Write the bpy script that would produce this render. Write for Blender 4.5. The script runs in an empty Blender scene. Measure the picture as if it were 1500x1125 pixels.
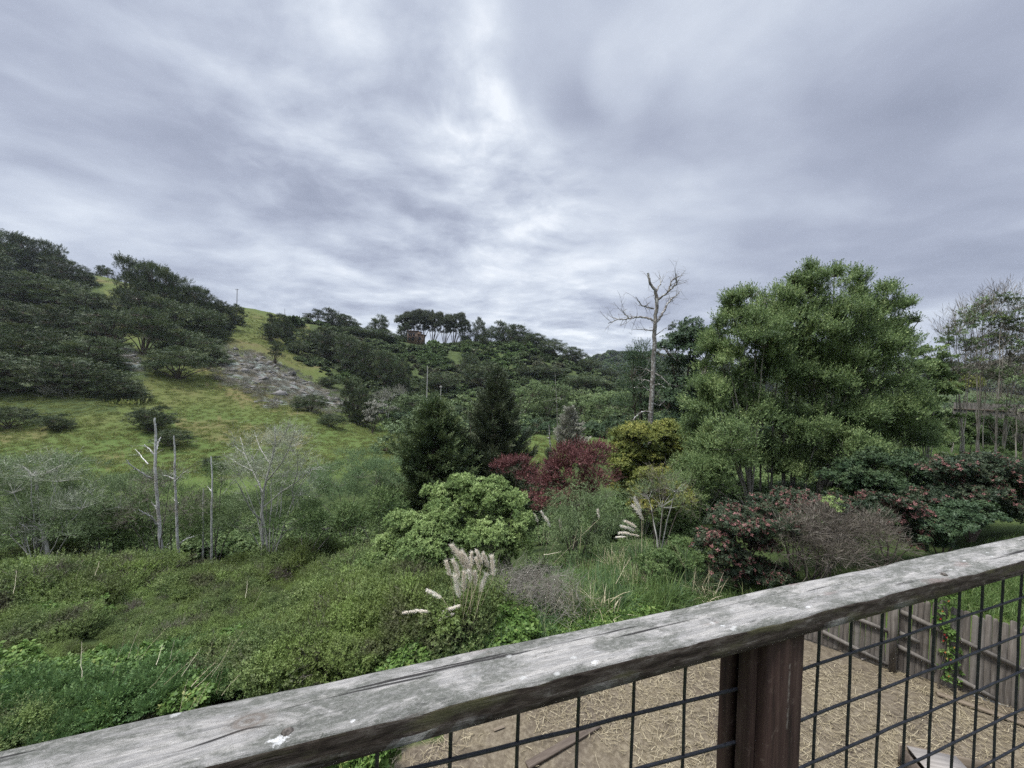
import bpy, math, random
import numpy as np
PI = math.pi
rad = math.radians
scene = bpy.context.scene
COL = scene.collection
RNG = np.random.default_rng(7)

# ------------------------------------------------------------------ camera geometry
F = 545.0
PITCH, ROLL, TH = rad(0.815), rad(1.785), rad(71.25)
CAM = np.array([0.0, 0.0, 6.0])
cp, sp_, cr, sr = math.cos(PITCH), math.sin(PITCH), math.cos(ROLL), math.sin(ROLL)
FW = np.array([0, cp, -sp_]); UP0 = np.array([0, sp_, cp]); RT0 = np.array([1.0, 0, 0])
RT = cr * RT0 + sr * UP0
UP = -sr * RT0 + cr * UP0

def ray(x, y):
    d = FW + (x - 750) / F * RT + (562.5 - y) / F * UP
    return d / d[1]
def P(x, y, Y):
    return CAM + ray(x, y) * Y
def zpx(x, y, Y):
    return 6.0 + ray(x, y)[2] * Y
def project(Q):
    D = np.asarray(Q) - CAM
    z = D @ FW
    z = np.where(np.abs(z) < 1e-6, 1e-6, z)
    return np.stack([750 + F * (D @ RT) / z, 562.5 - F * (D @ UP) / z, z], -1)

# ------------------------------------------------------------------ noise
def _hash(i, j, k, seed):
    h = (i * 374761393 + j * 668265263 + k * 2147483647 + seed * 974711) & 0xFFFFFFFF
    h = ((h ^ (h >> 13)) * 1274126177) & 0xFFFFFFFF
    h = h ^ (h >> 16)
    return (h & 0xFFFF) / 65535.0
def vnoise(p, seed=0):
    p = np.asarray(p, float)
    i = np.floor(p).astype(np.int64); f = p - i; f = f * f * (3 - 2 * f)
    o = 0
    for a in (0, 1):
        for b in (0, 1):
            for c in (0, 1):
                w = (f[..., 0] if a else 1 - f[..., 0]) * (f[..., 1] if b else 1 - f[..., 1]) * (f[..., 2] if c else 1 - f[..., 2])
                o = o + w * _hash(i[..., 0] + a, i[..., 1] + b, i[..., 2] + c, seed)
    return o
def fbm(p, oct=4, seed=0):
    p = np.asarray(p, float); o = 0; a = .5; t = 0
    for k in range(oct):
        o = o + a * vnoise(p * 2 ** k, seed + k); t += a; a *= .5
    return o / t
def xyz(x, y, z=0.0):
    return np.stack([x, y, np.zeros_like(x) + z], -1)

# ------------------------------------------------------------------ terrain
def Zy(x, *pairs):
    return [(Y, zpx(x, y, Y)) for Y, y in pairs]
NEARL = [(0, 0), (4, -.3), (8, -1.3), (13, -2.7), (18, -4.4), (26, -7), (35, -8.6)]
COLS = {
    -700: NEARL + [(50, -6), (80, 6), (120, 28), (180, 55), (260, 75), (500, 70), (2500, 40)],
    -200: NEARL + [(50, -8), (65, -3), (80, 5), (110, 20), (160, 48), (200, 62), (260, 68), (500, 60), (2500, 40)],
    0: NEARL + Zy(0, (50, 675), (65, 605), (80, 555), (100, 505), (130, 450), (170, 415), (205, 392)) + [(260, 62), (500, 55), (2500, 40)],
    150: NEARL + Zy(150, (47, 700), (60, 635), (75, 572), (95, 510), (101, 505), (120, 485), (150, 440), (190, 399)) + [(240, 58), (500, 50), (2500, 40)],
    250: NEARL + Zy(250, (47, 705), (60, 645), (75, 595), (95, 535), (120, 503), (150, 470), (185, 430)) + [(230, 46), (500, 40), (2500, 30)],
    350: NEARL + Zy(350, (45, 705), (60, 655), (75, 612), (95, 558), (120, 515), (150, 476), (180, 444)) + [(230, 34), (500, 30), (2500, 30)],
    450: [(0, 0), (5, -.2), (8, -.9), (13, -2.3), (18, -3.9), (26, -6.6), (35, -8)] + Zy(450, (45, 695), (60, 655), (80, 597), (90, 600), (120, 560), (150, 512), (185, 467)) + [(230, 27), (500, 25), (2500, 30)],
    550: [(0, 0), (6, -.1), (9, -.8), (13, -2.1), (18, -3.6), (26, -6.2), (35, -7.8)] + Zy(550, (45, 690), (60, 657), (72, 636), (85, 640), (120, 590), (150, 545), (190, 489)) + [(230, 18), (500, 20), (2500, 30)],
    610: [(0, 0), (6.5, 0), (9.5, -.6), (13, -2), (18, -3.5), (26, -6), (35, -7.5)] + Zy(610, (45, 695), (60, 665), (80, 650), (110, 615), (150, 560), (190, 507), (200, 497)) + [(215, 17), (260, 12), (500, 10), (2500, 20)],
    700: [(0, 0), (7, 0), (9.5, -.25), (13, -1.8), (18, -3.1), (26, -5.7), (35, -7.5)] + Zy(700, (45, 695), (60, 667), (90, 645), (120, 620), (160, 560), (198, 496)) + [(215, 16), (260, 10), (500, 5), (2500, 15)],
    780: [(0, 0), (8, 0), (10.5, -.3), (14, -1.5), (20, -3.3), (30, -6.5)] + Zy(780, (45, 690), (54, 672), (66, 646), (100, 612), (130, 590), (165, 548), (197, 499)) + [(215, 16), (260, 5), (500, 0), (2500, 10)],
    850: [(0, 0), (9, 0), (11.5, -.4), (15, -1.5), (22, -3.6), (35, -6.6)] + Zy(850, (54, 676), (66, 650), (100, 615), (130, 590), (160, 560), (182, 531)) + [(200, 10), (260, 0), (500, -3), (650, 24), (720, 38), (900, 30), (2500, 10)],
    900: [(0, 0), (9.5, 0), (12, -.3), (17, -1.5), (24, -3.5), (35, -6), (60, -8)] + Zy(900, (100, 618), (140, 586), (168, 558)) + [(190, 2), (260, -3), (500, -3), (650, 30), (720, zpx(900, 514, 720)), (900, 40), (2500, 10)],
    960: [(0, 0), (9.8, 0), (12, -.2), (18, -1.5), (26, -3.3), (35, -5), (60, -7), (100, -8), (200, -7), (400, -4), (650, 30), (720, zpx(960, 516, 720)), (900, 40), (2500, 10)],
    1100: [(0, 0), (10, 0), (20, -.6), (35, -2.2), (60, -4), (120, -5), (400, -4), (700, 32), (2500, 10)],
    1300: [(0, 0), (8.5, 0), (10, .3), (14, .4), (22, .4), (35, .5), (60, 0), (120, -2), (400, -2), (650, zpx(1300, 528, 650)), (2500, 10)],
    1500: [(0, 0), (7.0, 0), (7.6, .45), (9, 1.0), (14, 1.3), (22, 1.3), (35, 1.4), (60, 1), (120, 0), (400, 0), (600, zpx(1500, 545, 600)), (2500, 10)],
    2200: [(0, 0), (5.4, 0), (6.2, .6), (8, 1.1), (14, 1.4), (30, 1.5), (60, 1), (400, 2), (600, 20), (2500, 10)],
}
RG = np.exp(np.linspace(math.log(.4), math.log(2600), 330))
PH = np.radians(np.concatenate([np.arange(-180, -66, 4), np.arange(-66, 66, .2), np.arange(66, 180.1, 4)]))
def _table():
    colphi, colprof = [], []
    for x in sorted(COLS):
        ph = math.atan2(ray(x, 600)[0], 1)
        pts = sorted(COLS[x])
        rr = np.array([max(p[0], .2) / math.cos(ph) for p in pts]); zz = np.array([p[1] for p in pts])
        colphi.append(ph); colprof.append(np.interp(np.log(RG), np.log(rr), zz))
    flat = np.interp(RG, [0, 30, 120, 2600], [0, 0, 2, 10])
    lf = np.interp(RG, [0, 30, 120, 300, 2600], [0, -3, 10, 40, 40])
    colphi = [-PI, -rad(110)] + colphi + [rad(110), PI]
    colprof = [flat, .5 * flat + .5 * lf] + colprof + [flat, flat]
    colphi = np.array(colphi); colprof = np.array(colprof)
    T = np.stack([np.interp(PH, colphi, colprof[:, j]) for j in range(len(RG))], 1)
    k = np.array([1, 4, 6, 4, 1]) / 16.
    def sm(T, ax):
        Tp = np.pad(T, [(2, 2) if a == ax else (0, 0) for a in (0, 1)], mode='edge')
        return sum(k[i] * (Tp[i:i + T.shape[0]] if ax == 0 else Tp[:, i:i + T.shape[1]]) for i in range(5))
    for _ in range(2): T = sm(T, 1)
    for _ in range(14): T = sm(T, 0)
    X = np.sin(PH)[:, None] * RG; Yy = np.cos(PH)[:, None] * RG
    amp = np.interp(RG, [0, 9, 20, 60, 200, 800], [.015, .03, .25, .8, 1.6, 8])
    n = fbm(xyz(X, Yy) * (1 / 14.), 4, 3) - .5
    nf = fbm(xyz(X, Yy) * (1 / 90.), 4, 9) - .5
    n2 = fbm(xyz(X, Yy) * (1 / 1.3), 3, 5) - .5
    far = np.clip((RG - 250) / 300, 0, 1)
    T = T + amp * (n * (1 - far) + nf * far) * 1.2 + n2 * np.interp(RG, [0, 10, 40, 200], [.03, .1, .3, .5])
    return T, X, Yy
TAB, TX, TY = _table()
def H(x, y):
    x = np.asarray(x, float); y = np.asarray(y, float)
    ph = np.arctan2(x, y); lr = np.log(np.clip(np.hypot(x, y), .41, 2590))
    a = np.interp(ph, PH, np.arange(len(PH))); b = np.interp(lr, np.log(RG), np.arange(len(RG)))
    i = np.clip(a.astype(int), 0, len(PH) - 2); j = np.clip(b.astype(int), 0, len(RG) - 2)
    fa, fb = a - i, b - j
    return (TAB[i, j] * (1 - fa) * (1 - fb) + TAB[i + 1, j] * fa * (1 - fb) + TAB[i, j + 1] * (1 - fa) * fb + TAB[i + 1, j + 1] * fa * fb)
def ground(x, Y, y=620):
    r = ray(x, y); X = r[0] * Y
    return np.array([X, Y, float(H(X, Y))])
def hit(x, y, lo=2.0, hi=1500):
    r = ray(x, y); Ys = np.exp(np.linspace(math.log(lo), math.log(hi), 900))
    d = 6 + r[2] * Ys - H(r[0] * Ys, Ys)
    k = np.argmax(d < 0)
    return Ys[k] if d[k] < 0 else None
def inpoly(x, y, poly):
    r = np.zeros(x.shape, bool); n = len(poly)
    for i in range(n):
        x1, y1 = poly[i]; x2, y2 = poly[(i + 1) % n]
        c = ((y1 > y) != (y2 > y)) & (x < (x2 - x1) * (y - y1) / ((y2 - y1) if y2 != y1 else 1e-9) + x1)
        r ^= c
    return r

# ------------------------------------------------------------------ objects
def tag(o, label=None, cat=None, group=None, kind=None):
    if label: o['label'] = label
    if cat: o['category'] = cat
    if group: o['group'] = group
    if kind: o['kind'] = kind
    return o
def empty(name, loc=(0, 0, 0), rz=0.0):
    o = bpy.data.objects.new(name, None); COL.objects.link(o)
    o.location = loc; o.rotation_euler = (0, 0, rz); o.empty_display_size = .2
    return o
def to_mesh(name, V, Fs, mat, tint=None, smooth=False):
    me = bpy.data.meshes.new(name)
    V = np.asarray(V, np.float32)
    if isinstance(Fs, np.ndarray): Fs = [Fs]
    Fs = [np.asarray(f, np.int32) for f in Fs if len(f)]
    nl = sum(f.size for f in Fs); nf = sum(len(f) for f in Fs)
    me.vertices.add(len(V)); me.vertices.foreach_set('co', V.ravel())
    me.loops.add(nl); me.loops.foreach_set('vertex_index', np.concatenate([f.ravel() for f in Fs]))
    me.polygons.add(nf)
    tot = np.concatenate([np.full(len(f), f.shape[1], np.int32) for f in Fs])
    st = np.concatenate([[0], np.cumsum(tot)[:-1]]).astype(np.int32)
    me.polygons.foreach_set('loop_start', st); me.polygons.foreach_set('loop_total', tot)
    if smooth: me.polygons.foreach_set('use_smooth', np.ones(nf, bool))
    if tint is not None:
        a = me.attributes.new('tint', 'FLOAT', 'FACE'); a.data.foreach_set('value', np.asarray(tint, np.float32))
    me.update(calc_edges=True)
    if mat: me.materials.append(mat)
    return me
def mesh_obj(name, V, Fs, mat, parent=None, tint=None, smooth=False, loc=None):
    o = bpy.data.objects.new(name, to_mesh(name, V, Fs, mat, tint, smooth)); COL.objects.link(o)
    if parent: o.parent = parent
    if loc is not None: o.location = loc
    return o
class MB:
    def __init__(s): s.V = []; s.F4 = []; s.F3 = []; s.n = 0; s.T4 = []; s.T3 = []
    def add(s, V, F, t=None):
        V = np.asarray(V, float).reshape(-1, 3); F = np.asarray(F, int)
        tt = np.full(len(F), .5) if t is None else (np.full(len(F), t) if np.isscalar(t) else np.asarray(t))
        if F.shape[1] == 4: s.F4.append(F + s.n); s.T4.append(tt)
        else: s.F3.append(F + s.n); s.T3.append(tt)
        s.V.append(V); s.n += len(V)
    def box(s, c, d, ax=None, t=None):
        c = np.array(c, float); h = np.array(d, float) / 2
        q = np.array([[a, b, e] for a in (-1, 1) for b in (-1, 1) for e in (-1, 1)]) * h
        if ax is not None: q = q @ np.asarray(ax)
        s.add(q + c, [[0, 1, 3, 2], [4, 6, 7, 5], [0, 4, 5, 1], [2, 3, 7, 6], [0, 2, 6, 4], [1, 5, 7, 3]], t)
    def obj(s, name, mat, parent=None, smooth=False, loc=None, tint=True):
        Fs = []; T = []
        if s.F4: Fs.append(np.concatenate(s.F4)); T += s.T4
        if s.F3: Fs.append(np.concatenate(s.F3)); T += s.T3
        V = np.concatenate(s.V)
        return mesh_obj(name, V, Fs, mat, parent, np.concatenate(T) if tint else None, smooth, loc)
def nrm(a):
    return a / np.maximum(np.linalg.norm(a, axis=-1, keepdims=True), 1e-9)
def tube(mb, pts, radii, k=5, t=None, cap=True):
    pts = np.asarray(pts, float); m = len(pts); radii = np.broadcast_to(np.asarray(radii, float), (m,))
    tg = np.gradient(pts, axis=0); tg = nrm(tg)
    ref = np.array([.31, .95, .07]) if abs(tg[:, 2]).mean() > .7 else np.array([.05, .08, 1.0])
    a = nrm(np.cross(tg, ref)); b = np.cross(tg, a)
    an = np.linspace(0, 2 * PI, k, endpoint=False)
    V = pts[:, None] + radii[:, None, None] * (np.cos(an)[None, :, None] * a[:, None] + np.sin(an)[None, :, None] * b[:, None])
    i = np.arange(m - 1)[:, None] * k; j = np.arange(k)[None]; j2 = (j + 1) % k
    Fq = np.stack([i + j, i + j2, i + k + j2, i + k + j], -1).reshape(-1, 4)
    mb.add(V.reshape(-1, 3), Fq, t)
def curve(p0, p1, bend=.1, n=6, rng=RNG, mid=None, jit=.0):
    p0 = np.asarray(p0, float); p1 = np.asarray(p1, float); L = np.linalg.norm(p1 - p0)
    m = (p0 + p1) / 2 + (rng.normal(size=3) * bend * L if mid is None else np.asarray(mid))
    t = np.linspace(0, 1, n)[:, None]
    q = (1 - t) ** 2 * p0 + 2 * t * (1 - t) * m + t ** 2 * p1
    if jit: q[1:-1] += rng.normal(size=(n - 2, 3)) * jit * L
    return q

# ------------------------------------------------------------------ materials
class NT:
    def __init__(s, nt): s.nt = nt
    def n(s, typ, **kw):
        nd = s.nt.nodes.new(typ)
        for k, v in kw.items():
            if k.startswith('i_'):
                nd.inputs[int(k[2:])].default_value = v
            else: setattr(nd, k, v)
        return nd
    def l(s, a, b): s.nt.links.new(a, b)
    def math(s, op, a, b=None, c=None, clamp=False):
        nd = s.n('ShaderNodeMath', operation=op, use_clamp=clamp)
        for k, v in enumerate((a, b, c)):
            if v is None: continue
            if isinstance(v, (int, float)): nd.inputs[k].default_value = v
            else: s.l(v, nd.inputs[k])
        return nd.outputs[0]
    def mix(s, f, a, b, mode='MIX'):
        nd = s.n('ShaderNodeMix', data_type='RGBA', blend_type=mode)
        for k, v in ((0, f), (6, a), (7, b)):
            if isinstance(v, (int, float)): nd.inputs[k].default_value = v
            elif isinstance(v, tuple): nd.inputs[k].default_value = (*v[:3], 1)
            else: s.l(v, nd.inputs[k])
        return nd.outputs[2]
    def ramp(s, f, stops, interp='LINEAR'):
        nd = s.n('ShaderNodeValToRGB'); cr_ = nd.color_ramp; cr_.interpolation = interp
        while len(cr_.elements) < len(stops): cr_.elements.new(.5)
        for e, (p, c) in zip(cr_.elements, stops):
            e.position = p; e.color = (*(c if isinstance(c, tuple) else (c, c, c))[:3], 1)
        if not isinstance(f, (int, float)): s.l(f, nd.inputs[0])
        return nd.outputs[0]
    def noise(s, vec, scale, detail=4, rough=.55, dist=0.0):
        nd = s.n('ShaderNodeTexNoise'); nd.inputs['Scale'].default_value = scale
        nd.inputs['Detail'].default_value = detail; nd.inputs['Roughness'].default_value = rough
        nd.inputs['Distortion'].default_value = dist
        if vec is not None: s.l(vec, nd.inputs['Vector'])
        return nd.outputs[0]
    def mapping(s, vec, scale=(1, 1, 1), loc=(0, 0, 0), rot=(0, 0, 0)):
        nd = s.n('ShaderNodeMapping'); nd.inputs['Scale'].default_value = scale
        nd.inputs['Location'].default_value = loc; nd.inputs['Rotation'].default_value = rot
        s.l(vec, nd.inputs['Vector']); return nd.outputs[0]
    def bump(s, h, strength=.4, dist=.02):
        nd = s.n('ShaderNodeBump'); nd.inputs['Strength'].default_value = strength; nd.inputs['Distance'].default_value = dist
        s.l(h, nd.inputs['Height']); return nd.outputs[0]
def new_mat(name):
    m = bpy.data.materials.new(name); m.use_nodes = True; m.node_tree.nodes.clear()
    T = NT(m.node_tree); out = T.n('ShaderNodeOutputMaterial')
    return m, T, out
def principled(T, out, col, rough=.8, normal=None, spec=.3):
    b = T.n('ShaderNodeBsdfPrincipled')
    if isinstance(col, tuple): b.inputs['Base Color'].default_value = (*col, 1)
    else: T.l(col, b.inputs['Base Color'])
    if isinstance(rough, (int, float)): b.inputs['Roughness'].default_value = rough
    else: T.l(rough, b.inputs['Roughness'])
    b.inputs['Specular IOR Level'].default_value = spec
    if normal is not None: T.l(normal, b.inputs['Normal'])
    T.l(b.outputs[0], out.inputs[0]); return b
GAIN = 1.35
def leaf_mat(name, stops, patch=None, trans=.25, var=.25, rough=.55, spec=.25, pscale=.35):
    m, T, out = new_mat(name)
    at = T.n('ShaderNodeAttribute', attribute_name='tint')
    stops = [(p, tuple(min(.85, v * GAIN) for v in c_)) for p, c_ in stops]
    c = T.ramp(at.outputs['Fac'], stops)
    if patch:
        pos = T.n('ShaderNodeNewGeometry').outputs['Position']
        for k, (col, lo, hi, sc) in enumerate(patch):
            nz = T.noise(T.mapping(pos, loc=(13.7 * k, 5.1 * k, 0)), sc, 3, .6)
            f = T.math('MULTIPLY', T.ramp(nz, [(lo, 0.), (hi, 1.)]), .8)
            c = T.mix(f, c, tuple(v * GAIN for v in col))
            c2 = None
    oi = T.n('ShaderNodeObjectInfo')
    v = T.math('MULTIPLY_ADD', oi.outputs['Random'], var, 1 - var / 2)
    hs = T.n('ShaderNodeHueSaturation'); T.l(v, hs.inputs['Value']); T.l(c, hs.inputs['Color'])
    c = hs.outputs[0]
    b = T.n('ShaderNodeBsdfPrincipled'); T.l(c, b.inputs['Base Color'])
    b.inputs['Roughness'].default_value = rough; b.inputs['Specular IOR Level'].default_value = spec
    tr = T.n('ShaderNodeBsdfTranslucent'); T.l(c, tr.inputs[0])
    mx = T.n('ShaderNodeMixShader'); mx.inputs[0].default_value = trans
    T.l(b.outputs[0], mx.inputs[1]); T.l(tr.outputs[0], mx.inputs[2]); T.l(mx.outputs[0], out.inputs[0])
    return m
def bark_mat(name, c1, c2, scale=6, stretch=.25, spots=None):
    m, T, out = new_mat(name)
    pos = T.n('ShaderNodeTexCoord').outputs['Object']
    nz = T.noise(T.mapping(pos, scale=(1, 1, stretch)), scale, 5, .65)
    c = T.mix(T.ramp(nz, [(.35, 0.), (.65, 1.)]), c1, c2)
    if spots:
        n2 = T.noise(pos, scale * 1.7, 3, .6)
        c = T.mix(T.ramp(n2, [(.52, 0.), (.6, 1.)]), c, spots)
    principled(T, out, c, .9, T.bump(nz, .5, .02))
    return m

# ------------------------------------------------------------------ foliage
def leaf_quads(base, tip, side, w):
    """diamond leaves: base,tip (L,3), side unit (L,3), width w"""
    mid = base * .52 + tip * .48
    return np.stack([base, mid - side * w, tip, mid + side * w], 1)
def tmpl_rosette(n=9, l=.11, w=.022, seed=1, tilt=(25, 80), stem=.05):
    r = np.random.default_rng(seed); Q = []
    for i in range(n):
        az = i * 2.4 + r.normal() * .3; tl = rad(r.uniform(*tilt)); z0 = r.uniform(-stem, stem)
        d = np.array([math.sin(tl) * math.cos(az), math.sin(tl) * math.sin(az), math.cos(tl)])
        s = nrm(np.cross(d, [0, 0, 1.0]) + r.normal(size=3) * .2)
        b = np.array([0, 0, z0]); L = l * r.uniform(.7, 1.2)
        Q.append(leaf_quads(b[None], (b + d * L)[None], s[None], w * r.uniform(.8, 1.2))[0])
    return np.array(Q)
def tmpl_twig(n=12, length=.3, l=.07, w=.011, seed=1, spread=50, flat=0.0, curl=0.0):
    r = np.random.default_rng(seed); Q = []
    for i in range(n):
        t = (i + .5) / n; az = (i % 2) * PI + r.normal() * (1.1 * (1 - flat) + .15); tl = rad(spread + r.normal() * 14)
        if i == n - 1: tl = .1
        d = np.array([math.sin(tl) * math.cos(az), math.sin(tl) * math.sin(az), math.cos(tl)])
        s = nrm(np.cross(d, [0, 0, 1.0] if flat < .5 else [0, 1.0, 0]) + r.normal(size=3) * .3)
        b = np.array([curl * t * t * length, 0, t * length]); L = l * r.uniform(.7, 1.25) * (1.1 - .4 * t)
        Q.append(leaf_quads(b[None], (b + d * L)[None], s[None], w * r.uniform(.8, 1.2))[0])
    return np.array(Q)
def place(tm, Pn, A, S, rng, tint=None, tj=.12, toff=None):
    N = len(Pn); L = len(tm)
    A = nrm(A); ref = rng.normal(size=(N, 3)); X = nrm(np.cross(A, ref)); Yv = np.cross(A, X)
    v = tm.reshape(-1, 3)
    S = np.broadcast_to(np.asarray(S, float), (N,))[:, None, None]
    W = Pn[:, None] + S * (v[None, :, 0:1] * X[:, None] + v[None, :, 1:2] * Yv[:, None] + v[None, :, 2:3] * A[:, None])
    Fq = np.arange(N * L * 4).reshape(-1, 4)
    tint = np.full(N, .5) if tint is None else tint
    tt = np.clip(tint[:, None] + rng.normal(size=(N, L)) * tj + (0 if toff is None else toff[None]), 0, 1).ravel()
    return W.reshape(-1, 3), Fq, tt
def lobes_px(L, Y, deep=1.0):
    out = []
    for q in L:
        x, y, rx, ry = q[:4]; dY = q[4] if len(q) > 4 else 0.0
        Yc = Y + dY; s = Yc / F
        out.append((P(x, y, Yc), np.array([rx * s, .5 * (rx + ry) * s * deep, ry * s])))
    return out
def crown_points(lobes, rng, n_sub=10, dens=60., sub_r=.42, flat=.75, up=.45, rnd=.45, gap=.0, gscale=1.0, low=-.35, inner=.55, wind=None, stretch=(1, 1, 1)):
    """two-level clumping: lobes > clumps > sprigs; returns points, axes, tint, clump centres with lobe index"""
    Ps, As, Ts, SC = [], [], [], []
    for li, (c, R) in enumerate(lobes):
        k = 0; cs = []
        while len(cs) < n_sub and k < 400:
            k += 1
            d = nrm(rng.normal(size=3))
            if d[2] < low and rng.random() < .75: continue
            q = c + R * d * (inner + (1 - inner) * rng.random() ** .7) * .86
            bad = False
            for lj, (c2, R2) in enumerate(lobes):
                if lj != li and np.linalg.norm((q - c2) / R2) < .45: bad = True; break
            if bad and rng.random() < .8: continue
            cs.append(q)
        for q in cs:
            sr_ = R.mean() * sub_r * rng.uniform(.55, 1.3)
            n = max(3, int(dens * sr_ ** 2))
            d = nrm(rng.normal(size=(n, 3))); d[:, 2] = np.where(d[:, 2] < -.3, -d[:, 2] * .6, d[:, 2])
            p = q + d * sr_ * np.array([1, 1, flat]) * np.array(stretch) * (.45 + .55 * rng.random((n, 1)) ** .6)
            a = d * .55 + nrm((p - c) / R) * .45 + np.array([0, 0, up]) + rng.normal(size=(n, 3)) * rnd
            if wind is not None: a = a + np.asarray(wind)
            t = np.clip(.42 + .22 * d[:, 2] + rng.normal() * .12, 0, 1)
            Ps.append(p); As.append(a); Ts.append(t); SC.append((li, q, sr_))
    Pn, A, T = np.concatenate(Ps), np.concatenate(As), np.concatenate(Ts)
    if gap > 0:
        keep = fbm(Pn * gscale, 2, int(rng.integers(1000))) > gap
        Pn, A, T = Pn[keep], A[keep], T[keep]
    return Pn, A, T, SC
def limbs(mb, stems, lobes, SC, rng, r0, twigs=True, k=6, tw=.25):
    """stems: list of base points; limbs run from the nearest stem to lobes and on to clumps"""
    ls = []
    for li, (c, R) in enumerate(lobes):
        b = min(stems, key=lambda s: np.linalg.norm((s - c)[:2]) + rng.random() * .3)
        low = c - np.array([0, 0, R[2] * .3])
        hh = low[2] - b[2]
        mid = np.array([0, 0, .12 * max(hh, 0)]) - np.array([*(low - b)[:2], 0]) * .22
        q = curve(b, low, n=9, rng=rng, mid=mid, jit=.005)
        rr = np.linspace(r0 * rng.uniform(.55, 1), r0 * .3, 9)
        tube(mb, q, rr, k); ls.append(low)
    if twigs:
        for li, q, s_ in SC:
            qq = curve(ls[li], q, bend=.12, n=5, rng=rng)
            tube(mb, qq, np.linspace(r0 * tw, r0 * .06, 5), 3)
TM = {}
def plant(name, label, cat, base, lobes, tm, mat, bark, seed, size=1.0, dens=60, n_sub=10, r0=.08, stems=None, group=None, tint_off=0.0, tips=None, crown_name='crown', trunk_name='trunk', trunk=True, link=True, tj=.12, tw=.25, **kw):
    rng = np.random.default_rng(seed)
    Pn, A, T, SC = crown_points(lobes, rng, n_sub=n_sub, dens=dens, **kw)
    base = np.asarray(base, float)
    root = empty(name, base); tag(root, label, cat, group)
    T = np.clip(T + tint_off, 0, 1)
    if tips is not None:     # share of sprigs on the outer, upper side that carry coloured new growth
        nz = vnoise(Pn * tips[2], seed + 5)
        out = (A[:, 2] > .1) & (rng.random(len(T)) < tips[0]) & (nz > tips[1])
        T = np.where(out, 1.0, np.minimum(T, .75))
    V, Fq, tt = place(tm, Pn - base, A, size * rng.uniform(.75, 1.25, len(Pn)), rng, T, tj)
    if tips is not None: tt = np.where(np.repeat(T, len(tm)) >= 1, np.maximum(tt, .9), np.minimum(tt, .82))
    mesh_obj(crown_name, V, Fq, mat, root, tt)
    if trunk:
        mb = MB(); st = [np.asarray(s_) for s_ in (stems if stems is not None else [base - [0, 0, .2]])]
        limbs(mb, [s_ - base for s_ in st], [(c - base, R) for c, R in lobes], [(i, q - base, s_) for i, q, s_ in SC], rng, r0, tw=tw)
        mb.obj(trunk_name, bark, root, smooth=True)
    return root
def copy_tree(o, parent=None):
    c = o.copy(); COL.objects.link(c)
    if parent is not None: c.parent = parent
    for ch in list(o.children): copy_tree(ch, c)
    return c

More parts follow.
